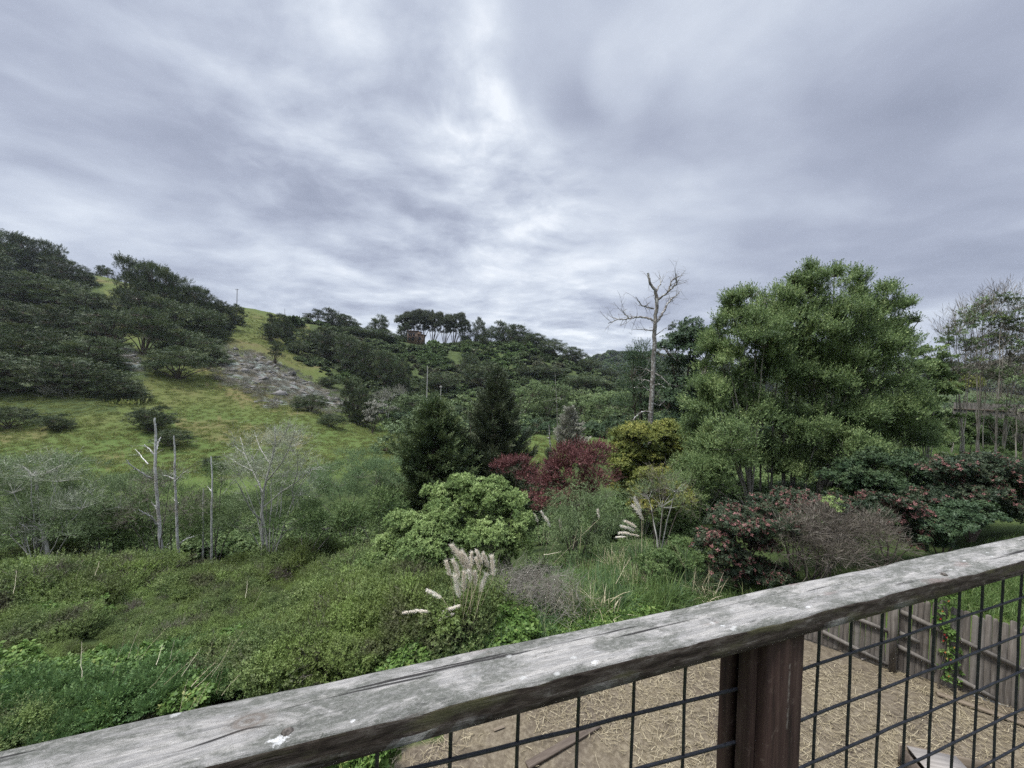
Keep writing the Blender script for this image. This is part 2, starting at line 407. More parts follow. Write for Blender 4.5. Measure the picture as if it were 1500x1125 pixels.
# ================================================================== WORLD, SUN, CAMERA
def build_world():
    w = bpy.data.worlds.new('World'); scene.world = w; w.use_nodes = True
    nt = w.node_tree; nt.nodes.clear(); T = NT(nt)
    out = T.n('ShaderNodeOutputWorld'); bg = T.n('ShaderNodeBackground')
    gen = T.n('ShaderNodeTexCoord').outputs['Generated']
    nv = T.n('ShaderNodeVectorMath', operation='NORMALIZE'); T.l(gen, nv.inputs[0])
    d = nv.outputs[0]
    sx = T.n('ShaderNodeSeparateXYZ'); T.l(d, sx.inputs[0]); dx, dy, dz = sx.outputs
    zc = T.math('ADD', T.math('MAXIMUM', dz, 0.0), .17)
    cx = T.n('ShaderNodeCombineXYZ'); T.l(T.math('DIVIDE', dx, zc), cx.inputs[0]); T.l(T.math('DIVIDE', dy, zc), cx.inputs[1])
    pl = cx.outputs[0]
    w1 = T.n('ShaderNodeTexNoise'); w1.inputs['Scale'].default_value = .9; w1.inputs['Detail'].default_value = 4; T.l(pl, w1.inputs['Vector'])
    wv = T.n('ShaderNodeVectorMath', operation='MULTIPLY_ADD'); T.l(w1.outputs['Color'], wv.inputs[0]); wv.inputs[1].default_value = (.55, .45, 0); T.l(pl, wv.inputs[2])
    pw = wv.outputs[0]
    n1 = T.noise(T.mapping(pw, scale=(.8, 1.0, 1), loc=(3.1, 1.7, 0), rot=(0, 0, rad(24))), 1.15, 12, .52, .0)
    n2 = T.noise(T.mapping(pw, scale=(.85, 1.0, 1), loc=(-4.3, 7.9, 0), rot=(0, 0, rad(-16))), 3.8, 10, .56, .0)
    n3 = T.noise(T.mapping(pl, scale=(1, 1, 1), loc=(11, 2, 0)), .5, 3, .5, .0)
    v = T.math('ADD', T.math('MULTIPLY', n1, .85), T.math('ADD', T.math('MULTIPLY', n2, .46), T.math('MULTIPLY', n3, .22)))
    def glow(x, y, width, amt, p=2.0):
        global_dir = FW + (x - 750) / F * RT + (562.5 - y) / F * UP
        g = global_dir / np.linalg.norm(global_dir)
        dt = T.n('ShaderNodeVectorMath', operation='DOT_PRODUCT'); T.l(d, dt.inputs[0]); dt.inputs[1].default_value = tuple(g)
        mr = T.n('ShaderNodeMapRange', interpolation_type='SMOOTHERSTEP')
        mr.inputs['From Min'].default_value = math.cos(rad(width)); mr.inputs['From Max'].default_value = 1.0
        mr.inputs['To Min'].default_value = 0; mr.inputs['To Max'].default_value = amt
        T.l(dt.outputs['Value'], mr.inputs['Value']); return mr.outputs[0]
    for a in SKY_GLOWS:
        v = T.math('ADD', v, T.math('MULTIPLY', glow(*a), T.math('MAXIMUM', T.math('MULTIPLY_ADD', n2, 4.6, -1.3), .15)))
    c = T.ramp(v, SKY_RAMP)
    sky = T.n('ShaderNodeTexSky', sky_type='NISHITA'); sky.sun_disc = False
    sky.sun_elevation = SUN_EL; sky.sun_rotation = SUN_AZ
    skc = T.n('ShaderNodeVectorMath', operation='SCALE'); T.l(sky.outputs[0], skc.inputs[0]); skc.inputs['Scale'].default_value = .1
    c = T.mix(.08, c, skc.outputs[0])
    # an overcast sky brightens overhead; boosted above the view as added fill on foliage
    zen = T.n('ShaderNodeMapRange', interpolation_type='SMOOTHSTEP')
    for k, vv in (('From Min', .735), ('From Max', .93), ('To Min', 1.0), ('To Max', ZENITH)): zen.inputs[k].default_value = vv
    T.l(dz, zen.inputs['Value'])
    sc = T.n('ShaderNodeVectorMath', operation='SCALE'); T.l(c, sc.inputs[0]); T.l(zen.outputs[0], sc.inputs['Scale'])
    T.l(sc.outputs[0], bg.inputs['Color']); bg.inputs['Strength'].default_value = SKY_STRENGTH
    T.l(bg.outputs[0], out.inputs[0])
SUN_EL, SUN_AZ = rad(66), rad(-110)      # rotation clockwise from +Y
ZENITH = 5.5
SKY_STRENGTH = 0.345
SKY_GLOWS = [(915, 100, 6.0, .12), (720, 60, 11, .02), (760, 230, 18, .05), (690, 185, 8, .05), (420, 90, 18, .05), (640, 440, 40, .035), (880, 490, 12, .05),
             (1130, 330, 30, -.05), (1420, 430, 34, -.03), (850, 50, 12, -.13), (900, 190, 11, -.08), (150, 330, 26, -.04), (1250, 60, 30, -.02)]
SKY_RAMP = [(.54, (.285, .315, .405)), (.66, (.37, .405, .505)), (.77, (.485, .53, .63)), (.89, (.64, .69, .775)), (1.0, (.82, .86, .92))]
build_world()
sl = bpy.data.lights.new('sun', 'SUN'); sl.energy = 1.5; sl.angle = rad(12); sl.color = (1.0, .97, .92)
so = bpy.data.objects.new('sun', sl); COL.objects.link(so); so.location = (0, 0, 80)
so.rotation_euler = (PI / 2 - SUN_EL, 0, PI - SUN_AZ + PI - PI)
so.rotation_euler = (rad(90) - SUN_EL, 0, rad(180) - SUN_AZ)
import mathutils
cd = bpy.data.cameras.new('camera'); cd.sensor_width = 36; cd.lens = 36 * F / 1500; cd.clip_end = 6000; cd.clip_start = .05
co = bpy.data.objects.new('camera', cd); COL.objects.link(co)
co.matrix_world = mathutils.Matrix(((RT[0], UP[0], -FW[0], CAM[0]), (RT[1], UP[1], -FW[1], CAM[1]), (RT[2], UP[2], -FW[2], CAM[2]), (0, 0, 0, 1)))
scene.camera = co
scene.view_settings.view_transform = 'Standard'; scene.view_settings.look = 'None'
scene.view_settings.exposure = 1.75; scene.view_settings.gamma = 1.0
DENOISE = False
try:
    cy = scene.cycles; cy.use_denoising = DENOISE; cy.use_adaptive_sampling = False; cy.max_bounces = 5; cy.diffuse_bounces = 3; cy.glossy_bounces = 2; cy.transmission_bounces = 3; cy.transparent_max_bounces = 4
    cy.caustics_reflective = False; cy.caustics_refractive = False
except Exception: pass

# ================================================================== GROUND
YARD = [(-1.9, 1.0), (-1.9, 6.0), (.6, 8.3), (4.0, 10.0), (6.4, 9.9), (8.0, 9.0), (10.0, 7.0), (13, 4.4), (13, -4), (-1.9, -4)]
ROCKS = [[(322, 522), (345, 512), (380, 520), (430, 548), (470, 570), (505, 592), (470, 600), (420, 582), (370, 572), (330, 556)],
         [(150, 505), (195, 512), (215, 540), (200, 545), (170, 525)], [(372, 588), (405, 584), (420, 594), (390, 602)], [(130, 672), (185, 668), (182, 682), (140, 684)], [(85, 660), (110, 664), (95, 672)]]
DRY = [[(290, 530), (330, 520), (340, 550), (300, 552)], [(260, 612), (330, 612), (420, 632), (470, 640), (450, 655), (330, 650), (275, 640)], [(0, 622), (90, 618), (60, 645), (0, 650)], [(300, 560), (400, 575), (480, 600), (460, 612), (350, 590)]]
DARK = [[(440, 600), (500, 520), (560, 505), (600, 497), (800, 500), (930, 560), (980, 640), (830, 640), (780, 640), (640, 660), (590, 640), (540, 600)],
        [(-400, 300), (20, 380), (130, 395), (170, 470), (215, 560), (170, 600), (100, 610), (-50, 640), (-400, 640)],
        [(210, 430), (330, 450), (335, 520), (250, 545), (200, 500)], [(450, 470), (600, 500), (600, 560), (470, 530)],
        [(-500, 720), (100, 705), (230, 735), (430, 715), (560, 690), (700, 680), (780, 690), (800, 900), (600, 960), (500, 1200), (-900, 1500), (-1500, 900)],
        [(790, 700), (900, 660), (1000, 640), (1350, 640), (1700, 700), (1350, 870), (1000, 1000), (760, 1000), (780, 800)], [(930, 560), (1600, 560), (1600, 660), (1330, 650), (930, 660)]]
def soft(polys, q, XY, amp, seed):
    x = q[:, 0] + (fbm(xyz(XY[:, 0], XY[:, 1]) * .35, 3, seed) - .5) * amp
    y = q[:, 1] + (fbm(xyz(XY[:, 0], XY[:, 1]) * .35, 3, seed + 9) - .5) * amp * .6
    r = np.zeros(len(q), bool)
    for p in polys: r |= inpoly(x, y, p)
    return (r & (q[:, 2] > .5)).astype(np.float32)
def build_ground():
    n, m = TX.shape
    XY = np.stack([TX.ravel(), TY.ravel()], -1)
    V = np.column_stack([XY, TAB.ravel()])
    i = np.arange(n - 1)[:, None] * m; j = np.arange(m - 1)[None]
    Fq = np.stack([i + j, i + j + 1, i + m + j + 1, i + m + j], -1).reshape(-1, 4)
    me = to_mesh('ground', V, Fq[:, ::-1], None, None, True)
    q = project(V)
    far = (q[:, 2] > 40)
    rock = soft(ROCKS[:3], q, XY, 26, 1) * far
    dry = soft(DRY + ROCKS[3:], q, XY, 40, 4) * far
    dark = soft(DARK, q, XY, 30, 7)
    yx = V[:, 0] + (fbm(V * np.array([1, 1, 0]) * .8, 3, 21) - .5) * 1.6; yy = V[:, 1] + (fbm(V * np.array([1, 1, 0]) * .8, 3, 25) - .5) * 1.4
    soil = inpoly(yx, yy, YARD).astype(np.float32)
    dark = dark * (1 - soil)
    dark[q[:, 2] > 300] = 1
    c = np.column_stack([soil, rock, dry, dark]).astype(np.float32)
    at = me.attributes.new('zones', 'FLOAT_COLOR', 'POINT'); at.data.foreach_set('color', c.ravel())
    o = bpy.data.objects.new('ground', me); COL.objects.link(o); tag(o, kind='structure')
    mt, T, out = new_mat('ground_mix')
    pos = T.n('ShaderNodeNewGeometry').outputs['Position']
    z = T.n('ShaderNodeAttribute', attribute_name='zones'); s = T.n('ShaderNodeSeparateColor'); T.l(z.outputs['Color'], s.inputs[0])
    soilm, rockm, drym = s.outputs; darkm = z.outputs['Alpha']
    nA = T.noise(pos, .06, 5, .6); nB = T.noise(pos, .5, 6, .7); nC = T.noise(pos, 3.5, 6, .72); nD = T.noise(pos, 14, 4, .7)
    g = T.ramp(nA, [(.36, (.062, .088, .024)), (.52, (.090, .105, .033)), (.66, (.105, .092, .040))])
    sp = T.n('ShaderNodeSeparateXYZ'); T.l(pos, sp.inputs[0])
    lowz = T.ramp(T.math('MULTIPLY_ADD', T.math('ADD', sp.outputs[2], T.math('MULTIPLY', nA, 8)), .06, .5), [(.42, 1.), (.66, 0.)])
    g = T.mix(T.math('MULTIPLY', lowz, .85), g, T.mix(nB, (.048, .090, .022), (.080, .120, .032)))
    ln = T.n('ShaderNodeVectorMath', operation='LENGTH'); T.l(pos, ln.inputs[0])
    g = T.mix(T.math('MULTIPLY', T.math('LESS_THAN', ln.outputs['Value'], 42), .9), g, T.mix(nB, (.03, .06, .012), (.07, .12, .025)))
    g = T.mix(T.ramp(nB, [(.34, .45), (.55, 0.)]), g, (.075, .095, .026))
    g = T.mix(T.ramp(nC, [(.45, 0.), (.72, .55)]), g, (.115, .11, .045))
    g = T.mix(T.ramp(nC, [(.28, .35), (.42, 0.)]), g, (.06, .078, .025))
    g = T.mix(T.math('MULTIPLY', drym, T.ramp(nB, [(.35, .15), (.6, .65)])), g, T.mix(nC, (.155, .115, .058), (.13, .095, .05)))
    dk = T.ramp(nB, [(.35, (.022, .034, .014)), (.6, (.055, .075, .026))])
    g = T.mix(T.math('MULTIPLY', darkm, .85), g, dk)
    rk = T.ramp(T.noise(T.mapping(pos, scale=(1, 1, 2.2)), 1.1, 8, .78), [(.36, (.05, .043, .034)), (.47, (.115, .102, .088)), (.56, (.16, .155, .148)), (.70, (.26, .26, .255))])
    rk = T.mix(T.ramp(nB, [(.43, 0.), (.55, .9)]), rk, (.085, .075, .045))
    rk = T.mix(T.ramp(T.noise(pos, .22, 3, .6), [(.5, 0.), (.6, .7)]), rk, (.2, .24, .22))
    g = T.mix(rockm, g, rk)
    sl_ = T.ramp(nC, [(.32, (.052, .042, .031)), (.5, (.096, .078, .057)), (.68, (.145, .122, .090))])
    sl_ = T.mix(T.ramp(nD, [(.5, 0.), (.7, .5)]), sl_, (.17, .145, .11))
    sl_ = T.mix(T.ramp(T.noise(pos, .55, 5, .7), [(.42, 0.), (.60, .65)]), sl_, T.mix(T.ramp(nD, [(.4, 0.), (.6, 1.)]), (.11, .09, .058), (.19, .16, .108)))
    g = T.mix(soilm, g, sl_)
    hb = T.math('ADD', T.math('MULTIPLY', nC, .7), T.math('MULTIPLY', nB, 1.0))
    nearb = T.bump(hb, .7, .35)
    b2 = T.n('ShaderNodeBump'); b2.inputs['Strength'].default_value = .6; b2.inputs['Distance'].default_value = .03
    T.l(T.math('ADD', nD, nC), b2.inputs['Height'])
    mxn = T.n('ShaderNodeMix', data_type='VECTOR'); T.l(soilm, mxn.inputs[0]); T.l(nearb, mxn.inputs[4]); T.l(b2.outputs[0], mxn.inputs[5])
    principled(T, out, g, .95, mxn.outputs[1], .1)
    me.materials.append(mt)
build_ground()

# ================================================================== DECK RAILING
RAILROT = PI / 2 - TH
D1, CAPW, CAPT, HCAP = .494, .089, .040, .443      # distance of the rail from the eye, cap section, drop of cap top below eye
DM = .545                                          # mesh plane
def s_at(x, D):   # rail coordinate of the vertical line seen at image column x (taken at y=950) on the plane at distance D
    r = ray(x, 950); d = np.array([math.sin(TH), math.cos(TH)]); n = np.array([-math.cos(TH), math.sin(TH)])
    t = D / (r[:2] @ n); return float((r[:2] * t) @ d)
def h_at(x, y, D):
    r = ray(x, y); n = np.array([-math.cos(TH), math.sin(TH)]); t = D / (r[:2] @ n); return float(r[2] * t)
def wood_weathered():
    m, T, out = new_mat('weathered_grey_wood')
    ob = T.n('ShaderNodeTexCoord').outputs['Object']
    geo = T.n('ShaderNodeNewGeometry')
    # grain bends round a knot near x=-.17
    kx, ky = KNOT
    sx = T.n('ShaderNodeSeparateXYZ'); T.l(ob, sx.inputs[0]); X, Y, Z = sx.outputs
    ax = T.math('MULTIPLY', T.math('SUBTRACT', X, kx), .55); ay = T.math('SUBTRACT', Y, ky)
    r2 = T.math('ADD', T.math('MULTIPLY', ax, ax), T.math('MULTIPLY', ay, ay))
    fall = T.math('DIVIDE', .00022, T.math('ADD', r2, .00022))
    yk = T.math('ADD', Y, T.math('MULTIPLY', T.math('MULTIPLY', fall, ay), 1.6))
    cb = T.n('ShaderNodeCombineXYZ'); T.l(X, cb.inputs[0]); T.l(yk, cb.inputs[1]); T.l(Z, cb.inputs[2]); gv = cb.outputs[0]
    grain = T.noise(T.mapping(gv, scale=(9.0, 130, 130)), 1.0, 8, .68, .3)
    fine = T.noise(T.mapping(gv, scale=(45, 480, 480)), 1.0, 5, .75, .3)
    crack = T.noise(T.mapping(gv, scale=(2.8, 85, 85), loc=(4, 9, 2)), 1.0, 4, .55)
    blot = T.noise(T.mapping(ob, scale=(8, 22, 16)), 1.0, 8, .72, .6)
    blot2 = T.noise(T.mapping(ob, scale=(14, 36, 26), loc=(3, 8, 1)), 1.0, 8, .75, .5)
    speck = T.noise(ob, 260, 3, .7); mid_ = T.noise(T.mapping(ob, scale=(1, 2.2, 1)), 95, 7, .8, .6)
    c = T.ramp(grain, [(.30, (.10, .098, .094)), (.45, (.20, .197, .19)), (.62, (.345, .33, .305)), (.8, (.44, .42, .385))])
    c = T.mix(.45, c, T.ramp(fine, [(.3, (.10, .098, .095)), (.55, (.315, .30, .28)), (.75, (.50, .48, .445))]))
    mould = T.math('MULTIPLY', T.ramp(blot, [(.43, 0.), (.54, 1.)]), T.ramp(mid_, [(.34, .2), (.54, 1.)]))
    c = T.mix(T.math('MULTIPLY', mould, .95), c, T.mix(speck, (.05, .053, .044), (.14, .143, .125)))
    c = T.mix(T.math('MULTIPLY', T.ramp(blot2, [(.58, 0.), (.66, .75)]), T.ramp(mid_, [(.4, 0.), (.5, 1.)])), c, (.055, .056, .05))
    c = T.mix(T.ramp(T.noise(T.mapping(ob, scale=(4, 14, 8), loc=(9.4, 2, 4)), 1, 4, .6), [(.62, 0.), (.72, .55)]), c, (.17, .095, .085))
    c = T.mix(T.ramp(crack, [(.32, 1.), (.36, 0.)]), c, (.03, .028, .027))
    # pale lichen flecks and droppings
    vo = T.n('ShaderNodeTexVoronoi'); vo.inputs['Scale'].default_value = 26; T.l(T.mapping(ob, scale=(1, 1.6, 1)), vo.inputs['Vector'])
    fl = T.math('MULTIPLY', T.ramp(T.math('ADD', vo.outputs['Distance'], T.math('MULTIPLY', T.math('SUBTRACT', speck, .5), .28)), [(.10, 1.), (.17, 0.)]), T.ramp(T.noise(ob, 9, 2, .5), [(.50, 0.), (.56, 1.)]))
    c = T.mix(T.math('MULTIPLY', fl, .6), c, (.45, .45, .43))
    for (dx_, dy_, rx_, ry_) in DROPPINGS:
        a1 = T.math('DIVIDE', T.math('SUBTRACT', X, dx_), rx_); a2 = T.math('DIVIDE', T.math('SUBTRACT', Y, dy_), ry_)
        rr = T.math('ADD', T.math('ADD', T.math('MULTIPLY', a1, a1), T.math('MULTIPLY', a2, a2)), T.math('ADD', T.math('MULTIPLY', T.math('SUBTRACT', mid_, .45), 6.0), T.math('MULTIPLY', T.math('SUBTRACT', speck, .5), 2.5)))
        c = T.mix(T.ramp(rr, [(.45, .8), (1.0, 0.)]), c, (.55, .55, .54))
    # knot heart
    kr = T.ramp(T.math('MULTIPLY', r2, 1000), [(.06, .8), (.24, .15), (.36, .0)])
    kring = T.math('SINE', T.math('MULTIPLY', T.math('SQRT', r2), 900))
    c = T.mix(T.math('MULTIPLY', kr, T.math('MULTIPLY_ADD', kring, .3, .6)), c, (.13, .105, .085))
    # sides: dark stained wood with flaking finish
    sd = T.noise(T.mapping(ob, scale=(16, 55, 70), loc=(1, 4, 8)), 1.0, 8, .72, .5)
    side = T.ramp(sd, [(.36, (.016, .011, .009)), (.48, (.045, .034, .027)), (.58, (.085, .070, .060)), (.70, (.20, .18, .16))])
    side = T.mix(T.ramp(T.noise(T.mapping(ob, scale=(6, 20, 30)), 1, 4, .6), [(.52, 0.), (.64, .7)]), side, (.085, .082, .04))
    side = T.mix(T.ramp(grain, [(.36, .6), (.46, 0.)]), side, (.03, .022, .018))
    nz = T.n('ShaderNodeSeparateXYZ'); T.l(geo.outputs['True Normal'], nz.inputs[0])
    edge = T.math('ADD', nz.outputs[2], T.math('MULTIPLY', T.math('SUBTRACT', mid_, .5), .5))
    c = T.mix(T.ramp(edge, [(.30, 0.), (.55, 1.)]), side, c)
    h = T.math('ADD', T.math('MULTIPLY', grain, .8), T.math('ADD', T.math('MULTIPLY', fine, .5), T.math('MULTIPLY', mid_, .5)))
    h = T.math('SUBTRACT', h, T.ramp(crack, [(.32, 1.), (.37, 0.)]))
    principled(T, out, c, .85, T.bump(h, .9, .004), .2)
    return m
def px_rail(x, y, dz=0.0):     # rail coordinates of a picture point on the cap's top
    r = ray(x, y); t = -HCAP / r[2]; q = r[:2] * t
    return float(q @ [math.sin(TH), math.cos(TH)]), float(q @ [-math.cos(TH), math.sin(TH)])
KNOT = px_rail(366, 1056)
DROPPINGS = []
for x, y, rx, ry in ((408, 1083, .013, .007), (517, 1056, .005, .003), (872, 970, .009, .0045), (1184, 889, .012, .003), (1058, 917, .007, .003), (1412, 822, .010, .0022)):
    a, b = px_rail(x, y); DROPPINGS.append((a, b, rx, ry))
def build_rail():
    root = empty('deck_railing', (0, 0, 6.0), RAILROT)
    tag(root, 'weathered wooden deck railing with black wire grid panels', 'railing')
    rng = np.random.default_rng(3)
    W = wood_weathered()
    # cap: rounded section swept along x with worn, wavy edges
    r_ = .006
    sec = []
    def arc(cx, cz, a0, a1, k=4):
        for a in np.linspace(rad(a0), rad(a1), k): sec.append((cx + r_ * math.cos(a), cz + r_ * math.sin(a)))
    y0, y1, z0, z1 = D1, D1 + CAPW, -HCAP - CAPT, -HCAP
    arc(y0 + r_, z1 - r_, 180, 90); [sec.append((y0 + r_ + (CAPW - 2 * r_) * t, z1)) for t in np.linspace(.08, .92, 9)]
    arc(y1 - r_, z1 - r_, 90, 0); arc(y1 - .003, z0 + .003, 0, -90, 2); arc(y0 + .003, z0 + .003, -90, -180, 2)
    [sec.append((y0, z0 + .006 + (CAPT - r_ - .008) * t)) for t in (.3, .65)]
    sec = np.array(sec); k = len(sec); xs = np.arange(-2.2, 3.6, .012); m = len(xs)
    V = np.zeros((m, k, 3)); V[:, :, 0] = xs[:, None]; V[:, :, 1] = sec[None, :, 0]; V[:, :, 2] = sec[None, :, 1]
    nf = fbm(np.stack([xs * 9, xs * 0, xs * 0], -1), 3, 2) - .5; nb = fbm(np.stack([xs * 7, xs * 0 + 9, xs * 0], -1), 3, 4) - .5
    front = np.clip(1 - (V[:, :, 1] - y0) / .012, 0, 1) * (V[:, :, 2] > z0 + .012); back = np.clip(1 - (y1 - V[:, :, 1]) / .012, 0, 1)
    V[:, :, 2] -= front * (np.abs(nf)[:, None] * .008); V[:, :, 1] += front * nf[:, None] * .008 - back * nb[:, None] * .009
    # chipped hollow on the front edge near picture column 600
    cx = px_rail(605, 1042)[0]; ch = np.exp(-((xs - cx) / .022) ** 2)[:, None]
    V[:, :, 2] -= front * ch * .006; V[:, :, 1] += front * ch * .004
    up = (V[:, :, 2] > z1 - .002)
    V[:, :, 2] += up * (fbm(V * np.array([3, 60, 0]), 4, 6) - .5) * .003
    i = np.arange(m - 1)[:, None] * k; j = np.arange(k)[None]; j2 = (j + 1) % k
    Fq = np.stack([i + j, i + k + j, i + k + j2, i + j2], -1).reshape(-1, 4)
    mesh_obj('cap_rail', V.reshape(-1, 3), Fq, W, root, None, False)
    # post
    pm, T, out = new_mat('dark_brown_stained_wood')
    ob = T.n('ShaderNodeTexCoord').outputs['Object']
    g1 = T.noise(T.mapping(ob, scale=(70, 70, 4)), 1, 6, .65, .3); g2 = T.noise(ob, 40, 5, .7)
    c = T.ramp(g1, [(.3, (.013, .007, .006)), (.5, (.034, .018, .015)), (.72, (.062, .038, .031))])
    c = T.mix(T.ramp(g2, [(.58, 0.), (.72, .45)]), c, (.15, .115, .095))
    # long pale drip of sap down the front of the post
    sx = T.n('ShaderNodeSeparateXYZ'); T.l(ob, sx.inputs[0])
    dpx = s_at(1158, D1 + .004) ; za, zb = h_at(1158, 975, D1), h_at(1157, 1072, D1)
    wob = T.math('MULTIPLY', T.math('SUBTRACT', T.noise(T.mapping(ob, scale=(0, 0, 60)), 1, 2, .5), .5), .006)
    dd = T.math('ABSOLUTE', T.math('SUBTRACT', T.math('SUBTRACT', sx.outputs[0], dpx), wob))
    ln = T.math('MULTIPLY', T.ramp(dd, [(.0004, .9), (.0014, 0.)]), T.math('MULTIPLY', T.math('LESS_THAN', sx.outputs[2], za), T.math('GREATER_THAN', sx.outputs[2], zb)))
    ln = T.math('MULTIPLY', ln, T.ramp(g2, [(.44, .0), (.56, .9)]))
    c = T.mix(ln, c, (.17, .15, .13))
    principled(T, out, c, .75, T.bump(g1, .4, .002), .25)
    pL, pR = s_at(1125, D1 + .004), s_at(1179, D1 + .004)
    zb = -1.62; zt = -HCAP - CAPT + .001
    def post(a, b, y0, y1, nm='post', zb=zb):
        bm = MB(); bm.box([(a + b) / 2, (y0 + y1) / 2, (zt + zb) / 2], [b - a, y1 - y0, zt - zb])
        o = bm.obj(nm, pm, root, tint=False)
        bv = o.modifiers.new('bevel', 'BEVEL'); bv.width = .004; bv.segments = 2
        return o
    w = pR - pL
    for off in (0, -1.92, 1.92): post(pL + off, pR + off, D1 + .004, D1 + .004 + .062, 'post', -6.1)
    xl = pL - .0365
    a = post(pL - .022, pL - .0005, D1 + .020, D1 + .047, 'batten'); post(pL - .0225, pL - .0007, D1 + .060, D1 + .088, 'batten')
    post(pR + .0005, pR + .02, D1 + .062, D1 + .086, 'batten')
    # wire grids
    wm, T, out = new_mat('black_coated_wire'); n_ = T.noise(T.n('ShaderNodeTexCoord').outputs['Object'], 90, 4, .7)
    principled(T, out, T.ramp(n_, [(.4, (.012, .013, .017)), (.7, (.035, .036, .042))]), .5, T.bump(n_, .3, .001), .4)
    wr = .0030
    def wobble(p, a): 
        q = p.copy(); q[1:-1] += rng.normal(size=(len(p) - 2, 3)) * a; return q
    mb = MB()
    def vert(x, D):
        p = np.array([[x + rng.normal() * .0006, D, z] for z in np.linspace(zt + .002, zb, 12)]); tube(mb, wobble(p, .0006), wr, 8)
    xsL = [s_at(v, DM) for v in (558, 664, 762.5, 850.5, 930.5, 1005.5)]
    stp = (xsL[-1] - xsL[0]) / 5
    for x in [xsL[0] - stp * q for q in range(1, 9)] + xsL: vert(x, DM)
    lz = [(h_at(613, 1125, DM - .004), s_at(613, DM), h_at(1076, 1010, DM - .004), s_at(1076, DM)), (h_at(940, 1125, DM - .004), s_at(940, DM), h_at(1076, 1087, DM - .004), s_at(1076, DM))]
    for q in range(9):
        if q < 2: za_, xa, zb_, xb = lz[q]; sl_ = (zb_ - za_) / (xb - xa); e = zb_; xb0 = xb
        else: e = lz[1][2] - stp * (q - 1)
        ex = pL - .004
        p = np.array([[x, DM - .004, e + sl_ * (x - xb0)] for x in np.linspace(-2.2, ex, 40)]); tube(mb, wobble(p, .0006), wr, 8)
    mb.obj('wire_grid', wm, root, smooth=True, tint=False)
    mb = MB(); DR = DM + .012
    xsR = [s_at(v, DR) for v in (1199, 1246.5, 1290.5, 1331, 1368, 1402, 1434, 1464, 1492)]
    stR = (xsR[-1] - xsR[0]) / 8
    for x in xsR + [xsR[-1] + stR * q for q in range(1, 14)]: vert(x, DR)
    for k_, (xa, ya, xb, yb) in enumerate(((1180, 979, 1500, 874), (1176, 1054, 1500, 928), (1176, 1123, 1500, 982), (1320, 1125, 1500, 1038))):
        a_, b_ = s_at(xa, DR), s_at(xb, DR); za_, zb_ = h_at(xa, ya, DR - .004), h_at(xb, yb, DR - .004); sl_ = (zb_ - za_) / (b_ - a_)
        p = np.array([[x, DR - .004, za_ + sl_ * (x - a_)] for x in np.linspace(pR - .01, 3.5, 40)]); tube(mb, wobble(p, .0006), wr, 8)
        last = za_ + sl_ * (pR - a_)
    for q in range(1, 6):
        p = np.array([[x, DR - .004, last - stR * q + sl_ * (x - pR)] for x in np.linspace(pR - .01, 3.5, 40)]); tube(mb, p, wr, 8)
    mb.obj('wire_grid', wm, root, smooth=True, tint=False)
    # two small dark crusts on the cap
    km = bpy.data.materials.new('dark_crust'); km, T, out = new_mat('dark_crust'); principled(T, out, T.ramp(T.noise(T.n('ShaderNodeTexCoord').outputs['Object'], 200, 3), [(.4, (.035, .03, .025)), (.7, (.16, .14, .12))]), .8)
    for x, y, s_, lab in ((421, 1072, .0055, 'small round dark crust beside a white dropping on the rail cap'), (1383, 842, .006, 'small dark green crust on the rail cap above the wire grid')):
        a_, b_ = px_rail(x, y); r3 = np.random.default_rng(int(x))
        th = np.linspace(0, 2 * PI, 14, endpoint=False); V = []
        for ph in np.linspace(0, PI / 2, 5):
            rr = s_ * math.cos(ph) * (1 + .25 * r3.normal(size=14) * .6); V.append(np.stack([1.25 * rr * np.cos(th), rr * np.sin(th), np.full(14, s_ * .9 * math.sin(ph))], -1))
        V = np.array(V).reshape(-1, 3); i = np.arange(4)[:, None] * 14; j = np.arange(14)[None]
        Fq = np.stack([i + j, i + (j + 1) % 14, i + 14 + (j + 1) % 14, i + 14 + j], -1).reshape(-1, 4)
        d3 = np.array([math.sin(TH), math.cos(TH), 0]) * a_ + np.array([-math.cos(TH), math.sin(TH), 0]) * b_
        o = mesh_obj('crust', V, Fq, km, None, None, True, (d3[0], d3[1], 6 - HCAP - .001)); o.rotation_euler.z = RAILROT
        tag(o, lab, 'crust')
build_rail()
# ================================================================== FOLIAGE MATERIALS AND SPRIG SHAPES
M = {}
M['cypress'] = leaf_mat('cypress_foliage', [(0, (.018, .031, .014)), (.45, (.038, .055, .024)), (.8, (.074, .090, .038)), (1, (.12, .132, .062))], trans=.12, var=.55)
M['pine'] = leaf_mat('pine_foliage', [(0, (.028, .040, .026)), (.5, (.050, .062, .036)), (1, (.10, .10, .055))], trans=.1, var=.3)
M['conifer'] = leaf_mat('conifer_foliage', [(0, (.026, .046, .024)), (.5, (.046, .072, .032)), (1, (.095, .12, .05))], trans=.15, var=.2)
M['conifer2'] = leaf_mat('dark_conifer_foliage', [(0, (.022, .034, .020)), (.5, (.038, .052, .029)), (1, (.075, .085, .045))], trans=.12, var=.2)
M['bay'] = leaf_mat('light_green_foliage', [(0, (.052, .088, .028)), (.45, (.098, .145, .048)), (.75, (.175, .235, .082)), (1, (.29, .36, .155))], trans=.3, var=.1)
M['plum'] = leaf_mat('purple_red_foliage', [(0, (.048, .021, .020)), (.5, (.090, .036, .035)), (1, (.18, .08, .072))], trans=.25, var=.15)
M['olive'] = leaf_mat('olive_green_foliage', [(0, (.045, .065, .02)), (.5, (.095, .115, .03)), (.85, (.19, .20, .05)), (1, (.27, .25, .07))], trans=.25, var=.1)
